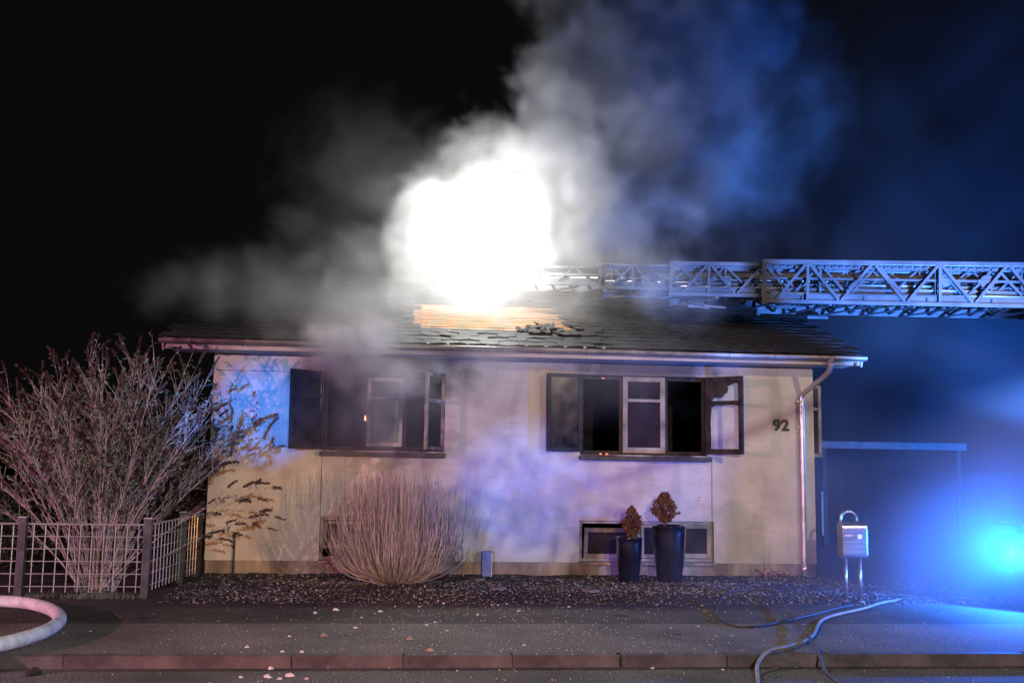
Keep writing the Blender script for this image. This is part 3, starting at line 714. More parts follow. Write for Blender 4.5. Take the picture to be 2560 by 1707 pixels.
def round_bush():
    root = thing('bare_bush', 'round leafless bush of fine upright twigs below the left window', 'shrub', (-1.86,-1.12,0.02))
    a_ = MB(); b_ = MB()
    for k in range(720):
        az = R(0,6.283); t = R(0,1)**0.75
        ex = math.cos(az)*t*1.04; ey = math.sin(az)*t*0.88
        top = 0.62 + 1.03*math.sqrt(max(0,1-(t*0.93)**2))
        top *= R(0.78,1.03)
        if t > 0.75: top *= R(0.5,1)
        b = Vector((ex*0.16+R(-.07,.07), ey*0.16+R(-.06,.06), R(0,0.05)))
        e = Vector((ex*R(0.86,1.06), ey*R(0.86,1.06), top))
        c1 = Vector((ex*1.02+R(-.08,.08), ey*1.02+R(-.08,.08), top*R(0.2,0.36)))
        pts = []
        for i in range(7):
            s = i/6; p = b*(1-s)**2 + c1*2*s*(1-s) + e*s*s
            pts.append(p + Vector((R(-.022,.022),R(-.022,.022),0))*(1 if 0 < i < 6 else 0))
        r0 = R(0.004,0.0065)
        a_.tube(pts, [r0*(1-0.75*i/6) for i in range(7)], 3, cap=False)
        for _ in range(2):
            i = random.choice((2,3,4)); q = pts[i]; dd = (pts[i+1]-pts[i]).normalized()
            sub = curve_pts(q, dd+Vector((R(-.35,.35),R(-.35,.35),R(0,.3))), R(0.25,0.6)*(1.0 if top>0.9 else 0.6), (0,0,0.3), 3, 0.05)
            if sub[-1].z > 1.68: continue
            a_.tube(sub, [0.0032,0.0028,0.0022,0.0012], 3, cap=False)
    for k in range(90):
        az = R(0,6.283); d = Vector((math.cos(az), math.sin(az)*0.8, R(0.05,0.5)))
        pts = curve_pts((R(-.1,.1),R(-.1,.1),0.03), d, R(0.4,0.95), (0,0,0.5), 5, 0.12)
        b_.tube(pts, [0.009*(1-0.7*i/5) for i in range(6)], 4, cap=False)
    a_.build('twigs', X['twig'], root); b_.build('low_branches', X['twig2'], root)
round_bush()

def hedge_plant(name, label, c, rx, ry, h, n):
    root = thing(name, label, 'shrub', c); m = MB(); s = MB()
    for k in range(n):
        a = R(0,6.283); t = R(0.2,1)**0.5; z = R(0.05,1)
        p = Vector((math.cos(a)*t*rx*(1-0.5*z*z), math.sin(a)*t*ry*(1-0.5*z*z), z*h))*(0.85+0.3*mnoise.noise((c[0]+math.cos(a)*2,math.sin(a)*2,z*3)))
        d = Vector((R(-1,1),R(-1,1),R(-1,1))).normalized(); e = d.orthogonal().normalized(); sz = R(0.03,0.08)
        m.add([p, p+d*sz*0.5+e*sz*0.3, p+d*sz, p+d*sz*0.5-e*sz*0.3], [(0,1,2,3)])
    for k in range(14):
        a = R(0,6.283); s.tube(curve_pts((0,0,0),(math.cos(a)*rx*0.5,math.sin(a)*ry*0.5,h*0.8),h*0.9,(0,0,0.1),5,0.05),[0.02,0.016,0.012,0.009,0.006,0.004],4,cap=False)
    q = m.build('foliage', X['hedge'], root); q['kind'] = 'stuff'; s.build('stems', X['bark'], root)
hedge_plant('garden_shrub', 'dim shrub in the dark garden at the far left edge', (-8.3,0.9,0), 1.5, 1.0, 1.5, 9000)
hedge_plant('garden_shrub', 'dark shrub beside the left corner of the house behind the tall bush', (-6.4,3.6,0), 1.6, 1.2, 2.1, 9000)

# ================================================================== POTS
def pot(loc, rt, rb, h, label):
    prof = [(rb*0.9,0),(rb,0.012),(rb*1.03,0.05)]
    for i in range(1,11):
        t = i/10; prof.append((rb+(rt-rb)*(t**0.8)+0.012*math.sin(t*math.pi), 0.05+(h-0.08)*t))
    prof += [(rt+0.006,h-0.02),(rt+0.008,h-0.004),(rt,h),(rt-0.02,h-0.002),(rt-0.025,h-0.05),(rt-0.03,h-0.08)]
    root = thing('plant_pot', label, 'plant pot', loc, group='tall glazed pots')
    MB().lathe(prof, (0,0,0), 40).build('body', X['glaze'], root, smooth=True)
    MB().lathe([(rt-0.03,h-0.075),(rt*0.5,h-0.055),(0.01,h-0.05)], (0,0,0), 20).build('soil', X['soil'], root, smooth=True)
    return root
def conifer(loc, rx, h, label, trunk=0.08, shape=1.0):
    root = thing('conifer', label, 'shrub', loc, group='small dried conifers in the pots')
    m = MB(); t_ = MB().tube([(0,0,-0.04),(0.01,0,trunk+h*0.3),(0,0.01,h*0.8)],[0.018,0.014,0.006],7)
    for k in range(5):
        a = R(0,6.28); t_.tube([(0,0,trunk*0.3),(math.cos(a)*rx*0.4,math.sin(a)*rx*0.4,trunk+0.06)],[0.007,0.004],5)
    for k in range(2600):
        z = R(0,1)**0.9; a = R(0,6.283)
        rad = rx*(math.sin(math.pi*(0.12+0.86*z**shape))**0.75)*(0.82+0.75*mnoise.noise((math.cos(a)*1.6+loc[0]*3,math.sin(a)*1.6,z*4.5)))
        rr = rad*R(0.55,1.0)
        p = Vector((math.cos(a)*rr, math.sin(a)*rr, trunk+z*h))
        d = (Vector((math.cos(a)*0.7,math.sin(a)*0.7,1.0)) + Vector((R(-.6,.6),R(-.6,.6),R(-.5,.5)))).normalized()
        e = d.cross(Vector((R(-1,1),R(-1,1),R(-1,1)))).normalized(); s = R(0.02,0.045)
        m.add([p-e*s*0.16, p+e*s*0.16, p+d*s*0.6+e*s*0.26, p+d*s, p+d*s*0.55-e*s*0.28], [(0,1,2,3,4)])
    for k in range(10):   # stray tips at the top
        p = Vector((R(-.03,.03),R(-.03,.03),trunk+h*R(0.9,1.0))); d = Vector((R(-.7,.7),R(-.7,.7),1)).normalized()
        e = d.orthogonal().normalized()*0.006
        m.add([p-e,p+e,p+d*0.06+e*1.5,p+d*0.085,p+d*0.06-e*1.5],[(0,1,2,3,4)])
    t_.build('trunk', X['bark'], root, smooth=True)
    q = m.build('crown', X['conifer'], root); q['kind'] = 'stuff'
g1 = bed_h(1.40,-0.80); g2 = bed_h(1.98,-0.80)
pot((1.40,-0.80,g1), 0.185, 0.135, 0.63, 'shorter dark blue glazed pot in front of basement window')
pot((1.98,-0.80,g2), 0.240, 0.170, 0.79, 'taller dark blue glazed pot in front of basement window')
conifer((1.44,-0.80,g1+0.575), 0.135, 0.42, 'pointed brown conifer in the shorter glazed pot', 0.02, 1.25)
conifer((1.92,-0.80,g2+0.735), 0.175, 0.40, 'rounded brown conifer on a bare stem in the taller pot', 0.09, 0.95)

# ================================================================== SMALL THINGS BY THE WALL
b = thing('metal_box', 'narrow upright metal box standing against the plinth right of the bush', 'box', (-0.565,-0.12,0.03))
MB().box(-0.072,0.066,-0.05,0.05,0,0.345).build('body', X['bluebox'], b, bevel=0.008)
MB().box(0.0665,0.074,-0.052,0.052,0.0,0.34).build('side_cover', X['sticker'], b)
MB().box(-0.076,0.076,-0.055,0.055,0.3455,0.362).build('lid', X['bluebox'], b, bevel=0.005)
s = MB().tube([(-0.90,-0.12,0.03),(-0.93,-0.05,0.46)], 0.008, 6).build('plant_stick', X['frame']); tag(s, 'thin pale stick leaning on the wall beside the bare bush', 'stick')
wp = thing('wilted_plant', 'clump of pale wilted leaves on the ground beside the downpipe', 'plant', (3.72,-0.18,bed_h(3.72,-0.18)))
m = MB()
for k in range(16):
    cx_, cy_ = R(-0.2,0.17), R(-0.12,0.08); a = R(0,6.28); ln = R(0.07,0.15); wd = ln*R(0.35,0.55); nn = 5; vv = []
    up = R(0.3,1.4)
    for i in range(nn+1):
        t = i/nn; wv = wd*math.sin(math.pi*min(1,t*0.9+0.08)); hz = 0.03+up*ln*t*(1-0.55*t)+R(0,.01)
        c0 = Vector((cx_+math.cos(a)*ln*t, cy_+math.sin(a)*ln*t, hz)); sd = Vector((-math.sin(a),math.cos(a),0))*wv/2
        vv += [c0-sd+Vector((0,0,0.02)), c0, c0+sd+Vector((0,0,0.02))]
    m.add(vv, [(i*3+j,i*3+j+1,i*3+j+4,i*3+j+3) for i in range(nn) for j in range(2)])
q = m.build('leaves', X['pale_leaf'], wp, smooth=True); sd = q.modifiers.new('s','SOLIDIFY'); sd.thickness = 0.006
MB().tube([(-0.12,0,0),(-0.1,0.0,0.12),(-0.13,-0.02,0.24)],[0.008,0.006,0.004],6).tube([(0.05,0,0),(0.06,0.02,0.14)],[0.007,0.004],6).build('stem', X['twig2'], wp)
def flat_stone(loc, a, bb, rz_, label, m='slab', h=0.025, name='flat_stone', cat='stone'):
    n = 11; pts = [(math.cos(6.283*i/n)*a*R(0.85,1.1), math.sin(6.283*i/n)*bb*R(0.85,1.1)) for i in range(n)]
    q = MB().add([(x,y,0) for x,y in pts]+[(x*0.93,y*0.93,h) for x,y in pts], [tuple(range(n))[::-1], tuple(range(n,2*n))]+[(i,(i+1)%n,n+(i+1)%n,n+i) for i in range(n)]).build(name, X[m])
    q.location = loc; q.rotation_euler = (0,0,rz_); tag(q, label, cat)
flat_stone((-0.72,-0.75,bed_h(-0.72,-0.75)+.005), 0.10,0.09,0.3,'flat grey stone in the bed below the narrow metal box')
flat_stone((-0.52,-1.75,bed_h(-0.52,-1.75)+.01), 0.11,0.10,0.8,'flat grey stone among pebbles right of the bare bush')
flat_stone((0.66,-1.95,bed_h(0.66,-1.95)+.01), 0.12,0.12,0.5,'larger flat stone among pebbles left of the pots')
flat_stone((1.02,-4.72,0.002), 0.085,0.13,0.1,'small oval iron valve cover set in the pavement','iron',0.008,'valve_cover','valve cover')
q = MB().bar((0,0,0),(0.17,-0.02,0),0.05,0.006).build('slate_piece', X['tile']); q.location = (0.62,-3.62,0.004); q.rotation_euler=(0.12,0.03,0.05); tag(q,'thin broken slate lying on the verge below the pots','slate')

# ================================================================== MAILBOX
mbx = thing('mailbox', 'brushed steel mailbox on two tube legs by the driveway', 'mailbox', (3.92,-2.5,0.0), 0.02)
for sx_ in (-0.095,0.095):
    MB().tube([(sx_,0,-0.1),(sx_,0,0.62)], 0.021, 12).build('leg', X['steel'], mbx, smooth=True)
    MB().lathe([(0.04,0),(0.04,0.012),(0.022,0.02)], (sx_,0,0.0), 14).build('foot', X['steel'], mbx, smooth=True)
prof = []   # side profile (y,z) of the box
for i in range(9):
    a = math.pi*i/8; prof.append((-0.0-0.08*math.cos(math.pi-a)*-1 if False else -0.085*math.cos(a), 0.925+0.085*math.sin(a)))
prof = [(0.085,0.60),(0.085,0.93)]+[(0.085*math.cos(math.pi*i/10), 0.93+0.07*math.sin(math.pi*i/10)) for i in range(1,10)]+[(-0.085,0.93),(-0.085,0.60)]+[(-0.085+0.055*(1-math.cos(math.pi/2*i/5)), 0.60-0.055*math.sin(math.pi/2*i/5)) for i in range(1,6)]+[(0.03,0.545),(0.068,0.558)]
def xprism(poly, x0, x1):
    n = len(poly); m = MB(); m.v = [(x0,y,z) for y,z in poly]+[(x1,y,z) for y,z in poly]
    m.f = [tuple(range(n)), tuple(range(n,2*n))[::-1]]+[(i,n+i,n+(i+1)%n,(i+1)%n) for i in range(n)]
    return m
body = xprism(prof, -0.165, 0.165).build('body', X['steel'], mbx, fixn=True, bevel=0.004)
inner = [(y*1.0, z) for y, z in prof]
MB().box(-0.15,0.15,-0.0905,-0.0855,0.60,0.855).build('door', X['steel'], mbx, bevel=0.002)
MB().box(-0.15,0.15,-0.0965,-0.0860,0.862,0.925).build('flap', X['steel'], mbx, bevel=0.004)
MB().box(-0.152,0.152,-0.0870,-0.0851,0.8555,0.8615).build('slot', X['dark'], mbx)
MB().box(-0.14,-0.04,-0.0925,-0.0907,0.825,0.848).build('name_label', X['sticker_red'], mbx)
MB().box(0.03,0.085,-0.0925,-0.0907,0.795,0.85).build('sticker', X['sticker'], mbx)
MB().tube([(0.005,-0.0907,0.82),(0.005,-0.097,0.82)],0.01,10).build('lock', X['steel'], mbx)
hp = [(-0.135+0.0, 0.03, 0.95)]+[(-0.03-0.105*math.cos(math.pi*i/12), 0.03, 1.03+0.10*math.sin(math.pi*i/12)) for i in range(13)]+[(0.075,0.03,0.95)]
MB().tube(hp, 0.018, 10).build('newspaper_loop', X['steel'], mbx, smooth=True)

# ================================================================== HOSES
pts = [(-7.8,-3.15,0.07),(-7.0,-3.05,0.07),(-6.3,-3.08,0.07),(-5.85,-3.25,0.07),(-5.45,-3.68,0.07),(-5.13,-4.3,0.07),(-5.0,-4.95,0.07),(-5.05,-5.5,0.072),(-5.2,-5.9,0.065),(-5.5,-6.3,-0.01),(-6.1,-6.8,-0.03),(-7.2,-7.2,-0.03),(-8.5,-7.3,-0.03)]
q = MB().tube(smooth_path(pts,8), 0.064, 20).build('fire_hose', X['hose'], smooth=True); tag(q, 'thick white fire hose curving over the pavement at left', 'hose')
pts = [(4.9,-2.2,0.02),(4.26,-2.62,0.018),(3.75,-3.15,0.018),(2.94,-3.93,0.018),(2.34,-5.06,0.02),(1.91,-5.60,0.028),(1.62,-5.86,0.03),(1.42,-6.12,-0.03),(1.27,-6.55,-0.082),(1.1,-7.1,-0.082),(0.9,-8.2,-0.082),(0.6,-9.5,-0.082)]
q = MB().tube(smooth_path(pts,7), 0.017, 10).build('thin_hose', X['line'], smooth=True); tag(q, 'pale thin hose running from the mailbox over the kerb', 'hose')
pts = [(3.75,-2.85,0.014),(3.4,-3.15,0.014),(2.9,-3.65,0.014),(2.45,-4.05,0.014),(2.1,-4.35,0.014),(1.86,-4.45,0.014),(1.74,-4.25,0.014),(1.80,-3.75,0.016),(1.98,-3.1,0.02),(2.22,-2.55,0.075),(2.55,-2.12,0.10),(2.85,-1.98,0.10),(2.95,-2.3,0.09),(2.84,-2.9,0.05),(2.62,-3.72,0.046),(2.42,-4.5,0.04),(2.27,-5.05,0.056),(2.14,-5.62,0.05),(2.05,-5.95,0.0),(1.97,-6.3,-0.075),(1.88,-7.0,-0.085),(1.75,-8.5,-0.085)]
q = MB().tube(smooth_path(pts,7), 0.0125, 10).build('looped_hose', X['cable'], smooth=True); tag(q, 'dark looped hose crossing the pavement left of the mailbox', 'hose')

# ================================================================== DEBRIS
CAMP = Vector((-1.6,-14.904,1.7))
def ground_pt(px_, py_):
    u0, v0 = px_-1280, py_-853.5
    d = RR*(u0/2489) + UU*(-v0/2489) + F
    t = -CAMP.z/d.z; p = CAMP + d*t
    if p.y < KY0: t = (-0.10-CAMP.z)/d.z; p = CAMP + d*t
    return p
def flake(px_, py_, s, label, group=None, m='ash'):
    p = ground_pt(px_, py_); mm = MB(); r = s/195.0*0.32
    n = 8; k = 3; vv = []
    for j in range(k):
        for i in range(n):
            a = 6.283*i/n; rr = r*(1.0,0.9,0.4)[j]*(0.65+0.7*R(0,1)); vv.append((math.cos(a)*rr*1.2, math.sin(a)*rr, (0,0.5,0.95)[j]*r*R(0.6,1.1)))
    ff = [tuple(range(n))[::-1], tuple(range(2*n,3*n))]+[(j*n+i, j*n+(i+1)%n, (j+1)*n+(i+1)%n, (j+1)*n+i) for j in range(2) for i in range(n)]
    q = mm.add(vv, ff).build('debris_flake', X[m]); q.location = (p.x, p.y, p.z+0.002 + (0.002 if p.y > -5.77 else 0)); q.rotation_euler = (0,0,R(0,6.28))
    if label is None:
        place = 'on the road' if p.y < KY0 else 'on the coarse pavement behind the kerb' if p.y < -4.17 else 'on the brown verge before the gravel'
        side = 'left of the bare bush' if p.x < -2.9 else 'below the bare bush' if p.x < -0.9 else 'between bush and pots' if p.x < 0.9 else 'towards the mailbox'
        label = 'small pale plaster flake %s %s' % (place, side); group = 'small plaster flakes ' + place
    tag(q, label, 'debris', group)
DB = [(997,430,18,'largest white plaster flake on the verge below the bare bush',0),(845,452,14,'long white flake on the verge left of the largest flake',0),(1325,440,14,'white flake on the verge below the narrow metal box',0),
 (915,618,18,'pale brown flake in the middle of the pavement',1),(1545,642,19,'rusty brown flake on the pavement near the third kerb joint',1),(1690,727,17,'pale star shaped flake close behind the kerb',1),
 (497,920,18,'left one of two large pale lumps on the road',0),(657,912,18,'right one of two large pale lumps on the road',0),(2340,438,15,'pinkish flake on the verge below the flat stone',1)]
for cx_, cy_, s_, lb, k in DB: flake(500+cx_/2.94, 1380+cy_/2.94, s_, lb, None, 'drift' if k else 'ash')
for cx_, cy_, s_ in [(1435,402,8),(1187,483,8),(1145,560,13),(655,622,10),(345,702,12),(748,737,11),(605,737,11),(1610,403,8),(1792,380,8),(2190,392,8),(2143,388,7),(2255,382,8),(1668,538,12),(1728,520,9),(1815,580,9),(1420,570,8),(2040,463,9),(585,935,12),(783,933,9),(520,858,13),(300,922,10),(1890,873,6)]:
    flake(500+cx_/2.94, 1380+cy_/2.94, s_, None, None, 'ash')
for cx_, cy_, s_ in [(360,405,10),(1340,394,7),(1505,440,5),(30,687,8),(1310,548,8),(975,855,10),(1490,865,7),(1110,563,7)]:
    flake(1300+cx_/2.94, 1380+cy_/2.94, s_, None, None, 'ash')
flake(350, 1545, 26, 'dark wet leaf clump on the verge below the fence corner', None, 'cane' if False else 'char'); flake(85, 1686, 34, 'dark clump on the road at the far left', None, 'char')
cr = MB()
for k in range(1500):
    x = random.gauss(-0.4,2.2); y = R(-7.5,-2.5)
    z = 0.004 if y > KY1 else (0.01 if y > KY0 else -0.098)
    if y < KY0 and R(0,1) < 0.5: continue
    s = R(0.003,0.009); a = R(0,6.28); c0, s0 = math.cos(a)*s, math.sin(a)*s
    cr.add([(x-c0,y-s0,z),(x+s0*.7,y-c0*.7,z),(x+c0,y+s0,z),(x-s0*.7,y+c0*.7,z),(x,y,z+s*0.9)], [(0,1,4),(1,2,4),(2,3,4),(3,0,4)])
q = cr.build('plaster_crumbs', X['ash']); tag(q, 'fine pale crumbs of plaster and ash scattered over pavement and road', 'debris', kind='stuff')
gm_ = MB()
for k in range(900):
    x = random.choice((R(-6.2,-4.9),R(-9,-4.9),R(-5.6,-5.2))); y = -2.2+random.gauss(0,0.10); h = R(0.03,0.10); a = R(0,6.28); d = Vector((math.cos(a)*0.5,math.sin(a)*0.5,1)).normalized()*h; e = Vector((-math.sin(a),math.cos(a),0))*0.004
    p = Vector((x,y,-0.01)); gm_.add([p-e,p+e,p+d],[(0,1,2)])
q = gm_.build('grass_tufts', X['leaf']); tag(q, 'sparse green grass tufts along the foot of the wire fence', 'grass', kind='stuff')

# ================================================================== LADDER
lad = thing('turntable_ladder', 'long steel lattice fire ladder reaching over the roof from the right', 'ladder', (0,0,0))
P1 = Vector((3.74,0.2,4.24)); U = Vector((-0.96521,0.25946,0.03243)).normalized(); SIDE = Vector((0.2595,0.9652,0)).normalized(); UPV = SIDE.cross(U).normalized()
if UPV.z < 0: UPV = -UPV
def LP(t, s, h): return P1 + U*t + SIDE*s + UPV*h
def section(t0, t1, h0, h1, s0, s1, bay, tag_, chord=0.075, bot=0.16, brw=0.055, mid=False):
    sec = MB()   # top rail near side is the part mesh; the rest are its pieces
    sec.bar(LP(t0,s0,h1-chord/2), LP(t1,s0,h1-chord/2), 0.055, chord, up=UPV)
    so_ = sec.build('ladder_section', X['ladder'], lad, bevel=0.006); tag(so_, tag_)
    MB().bar(LP(t0,s1,h1-chord/2), LP(t1,s1,h1-chord/2), 0.055, chord, up=UPV).build('top_rail', X['ladder'], so_, bevel=0.006)
    for s in (s0, s1):
        sg = 1 if s == s0 else -1
        MB().bar(LP(t0,s,h0+0.03), LP(t1,s,h0+0.03), 0.065, 0.06, up=UPV).build('bottom_rail', X['ladder'], so_, bevel=0.005)
        MB().bar(LP(t0+0.03,s+0.022*sg,h0+bot/2+0.061), LP(t1-0.03,s+0.022*sg,h0+bot/2+0.061), 0.012, bot, up=UPV).build('web_plate', X['ladder'], so_)
        MB().tube([LP(t0,s+0.028*sg,h0+bot+0.075), LP(t1,s+0.028*sg,h0+bot+0.075)], 0.014, 8).build('guide_tube', X['steel'], so_, smooth=True)
        if mid: MB().bar(LP(t0+0.02,s+0.045*sg,h0+(h1-h0)*0.58), LP(t1,s+0.045*sg,h0+(h1-h0)*0.58), 0.02, 0.035, up=UPV).build('mid_rail', X['ladder'], so_)
        t = t0; up_ = True; k = 0
        for te in (t1-0.03, ):   # end post
            MB().bar(LP(te,s,h0-0.02), LP(te,s,h1-chord), brw*1.1, brw*0.9, up=SIDE).build('brace', X['ladder'], so_)
        t = t1 - 0.20
        while t - bay > t0 - 0.01:
            a = t; mdl = t-bay/2; b = t-bay; ht = h1-chord; hb = h0+0.06
            MB().bar(LP(a-0.02,s-0.012*sg,hb), LP(mdl+0.03,s-0.012*sg,ht), brw*0.8, brw, up=SIDE).build('brace', X['ladder'], so_)
            MB().bar(LP(mdl-0.03,s-0.012*sg,ht), LP(b+0.02,s-0.012*sg,hb), brw*0.8, brw, up=SIDE).build('brace', X['ladder'], so_)
            if k % 2 == 0: MB().bar(LP(mdl,s-0.016*sg,hb), LP(mdl,s-0.016*sg,ht), brw*0.8, brw, up=SIDE).build('brace', X['ladder'], so_)
            t = b; k += 1
    t = t0+0.1
    while t < t1:
        MB().bar(LP(t,s0+0.03,h0+0.04), LP(t,s1-0.03,h0+0.04), 0.04, 0.035, up=UPV).build('rung', X['ladder_dark'], so_); t += 0.31
    t = t0+0.25   # cross braces of the underside
    while t+0.62 < t1:
        MB().bar(LP(t,s0+0.03,h0-0.01), LP(t+0.62,s1-0.03,h0-0.01), 0.05, 0.018, up=UPV).build('under_brace', X['ladder_rust'] if int(t*10) % 3 == 0 else X['ladder_dark'] if int(t*10) % 2 else X['ladder'], so_); t += 0.62
    return so_
sD = section(-7.5, 0.0, 0.0, 0.70, 0.0, 1.15, 0.98, 'widest outer section of the ladder', 0.075, 0.10, 0.052, mid=True)
sC = section(-7.0, 1.46, 0.10, 0.665, 0.09, 1.06, 0.86, 'second section of the ladder', 0.062, 0.09, 0.044)
sB = section(-6.5, 2.62, 0.20, 0.63, 0.17, 0.98, 0.74, 'third section of the ladder', 0.05, 0.07, 0.036)
sA = section(-3.5, 4.15, 0.27, 0.595, 0.24, 0.91, 0.62, 'innermost section of the ladder in the smoke', 0.045, 0.06, 0.034)
# fittings
m = MB()
for i in range(64):   # perforated strip under the near top rail
    t = -7.3+i*0.112; m.bar(LP(t,0.035,0.585), LP(t+0.075,0.035,0.585), 0.012, 0.045, up=UPV)
m.build('perforated_strip', X['ladder'], sD)
def pulley(t, s, h, r, par):
    c = LP(t,s,h); q = MB().tube([c-SIDE*0.03, c+SIDE*0.03], r, 20).build('pulley', X['ladder'], par, bevel=0.006)
    MB().tube([c-SIDE*0.04, c+SIDE*0.04], r*0.75, 20).build('pulley_hub', X['steel'], par) if False else None
    MB().bar(c-U*r*1.3-SIDE*0.045, c+U*r*1.3-SIDE*0.045, 0.02, r*0.5, up=UPV).build('pulley_bracket', X['ladder'], par)
pulley(-2.75, 0.07, 0.42, 0.10, sD); pulley(-3.35, 0.07, 0.40, 0.11, sD); pulley(0.55, 0.13, 0.38, 0.075, sC); pulley(1.85, 0.2, 0.40, 0.07, sB)
MB().bar(LP(1.62,0.30,0.42), LP(2.25,0.30,0.42), 0.02, 0.20, up=UPV).build('side_plate', X['ladder'], sB)
MB().bar(LP(2.36,0.3,0.42), LP(2.43,0.3,0.42), 0.03, 0.14, up=UPV).build('yellow_bracket', X['ladder_rust'], sB)
m = MB(); m.v = [tuple(LP(t,-0.005,h)) for t,h in ((-0.02,0.02),(-0.02,0.10),(-0.18,0.19),(-0.42,0.19),(-0.5,0.02))]+[tuple(LP(t,0.02,h)) for t,h in ((-0.02,0.02),(-0.02,0.10),(-0.18,0.19),(-0.42,0.19),(-0.5,0.02))]
m.f = [(0,1,2,3,4),(9,8,7,6,5)]+[(i,i+5,(i+1)%5+5,(i+1)%5) for i in range(5)]
m.build('gusset_plate', X['ladder'], sD, fixn=True)
for t in (0.0,1.44,2.60):
    MB().bar(LP(t-0.05,0.1,0.71 if t < 1 else 0.655 if t < 2 else 0.61), LP(t-0.16,0.1,0.71 if t < 1 else 0.655 if t < 2 else 0.61), 0.05, 0.03, up=UPV).build('rail_clip', X['ladder'], sC)
for k, t in enumerate((-0.35,-0.15,0.9,1.15)):
    MB().bar(LP(t,0.12+0.08*k,-0.02), LP(t-0.35,0.3+0.08*k,-0.02), 0.03, 0.03, up=UPV).build('hose_clamp', X['ladder'], sC)
q = MB().bar(LP(-0.78,0.85,-0.09), LP(-1.12,0.85,-0.09), 0.10, 0.05, up=UPV).build('under_lamp', X['ladder'], sD, bevel=0.012)
MB().bar(LP(-0.83,0.85,-0.064), LP(-1.07,0.85,-0.055), 0.04, 0.02, up=UPV).build('lamp_bracket', X['ladder_dark'], sD)
for k in range(7):
    t = -0.6-k*0.93; MB().bar(LP(t,0.03,0.075), LP(t-0.02,0.03,0.075), 0.075, 0.10, up=UPV).build('rail_joint', X['ladder_dark'], sD)
for k, (s, h, mt) in enumerate(((0.45,0.30,'ladder_dark'),(0.6,0.33,'ladder_dark'),(0.7,0.38,'ladder'),(0.52,0.44,'ladder_dark'),(0.8,0.30,'ladder_rust'))):
    MB().tube([LP(-7.5,s,h+0.02), LP(-3,s,h), LP(1.2+0.3*k,s,h+0.03)], 0.018, 8).build('hydraulic_line', X[mt], sD, smooth=True)
MB().bar(LP(-7.5,0.62,0.22), LP(1.4,0.62,0.22), 0.30, 0.08, up=UPV).build('cable_tray', X['ladder_dark'], sC)
# flood light at the tip
fl_ = MB(); c = Vector((-0.68,1.0,5.55))
fl_.box(c.x-0.16,c.x+0.16,c.y-0.06,c.y+0.08,c.y*0+c.z-0.11,c.z+0.11)
fo_ = fl_.build('flood_light', X['ladder_dark'], lad, bevel=0.02)
MB().box(c.x-0.14,c.x+0.14,c.y-0.068,c.y-0.0605,c.z-0.09,c.z+0.09).build('lens', X['lamp_glass'], fo_)
MB().tube([LP(4.1,0.5,0.5), c+Vector((0,0.05,-0.1))], 0.02, 8).build('lamp_arm', X['ladder_dark'], fo_)

# ------------------------------------------------------------------ unseen tree added before the facade light to dapple the wall
tr_ = thing('dapple_tree', 'unseen tree added to dapple the light on the wall', 'tree', (5.4,-14.3,-0.10))
tk = MB().tube(smooth_path([(0,0,-0.1),(0.05,0,1.5),(-0.02,0.1,3.0),(0.05,0.1,4.4),(0.1,0.0,6.2)],5), [0.16-0.0055*i for i in range(21)], 10)
LT = []
for tgt, rad, nlf in (((-6.336,0.24,3.50),(0.18,0.12,0.17),260),((-5.376,0.24,3.175),(0.34,0.14,0.19),420)):
    tk.tube(smooth_path([(0.0,0.1,3.0),(-2.4,0.2,4.1),(tgt[0]+0.5,tgt[1],tgt[2]+0.15),tgt],6), [0.05-0.0024*i for i in range(19)], 6)
    LT.append((tgt, rad, nlf))
for k in range(26):
    a = R(0,6.28); LT.append(((0.1+math.cos(a)*R(0.2,1.2)+0.6, math.sin(a)*R(0.2,1.2), R(4.6,6.8)), (0.5,0.5,0.35), 90))
tk.build('trunk', X['bark'], tr_, smooth=True)
cm = MB()
for c0, rad, nlf in LT:
    for k in range(nlf):
        v = Vector((random.gauss(0,0.55)*rad[0], random.gauss(0,0.55)*rad[1], random.gauss(0,0.55)*rad[2])); p = Vector(c0)+v
        d = Vector((R(-1,1),R(-1,1),R(-1,1))).normalized(); e = d.cross(Vector((R(-.4,.4),1,R(-.4,.4)))).normalized(); sz = R(0.03,0.06)
        cm.add([p, p+d*sz*0.5+e*sz*0.32, p+d*sz, p+d*sz*0.5-e*sz*0.32], [(0,1,2,3)])
q = cm.build('crown', X['leaf'], tr_); q['kind'] = 'stuff'

# ================================================================== BACKGROUND RIGHT
cp = thing('carport', 'dark carport with a pale fascia board behind the house at right', 'carport', (8.7,6.0,0))
def cpb(name, x0,x1,y0,y1,z0,z1,m):
    q = MB().box(x0-8.7,x1-8.7,y0-6,y1-6,z0,z1).build(name, X[m], cp, bevel=0.006)
cpb('fascia', 6.2,10.36,6.0,6.03,2.08,2.235,'slab'); cpb('roof', 6.2,10.34,6.031,11,2.10,2.20,'darkwood')
for xx in (7.15,10.2): cpb('post', xx-0.05,xx+0.05,6.06,6.16,-0.05,2.099,'darkwood')
MB().box(7.06-8.7,7.098-8.7,0.045,0.06,0.22,1.16).build('pale_post_strip', X['timber'], cp)  # pale timber strip beside the left carport post
cpb('rear_wall', 6.2,10.34,10.9,11.0,-0.05,2.099,'darkwood')

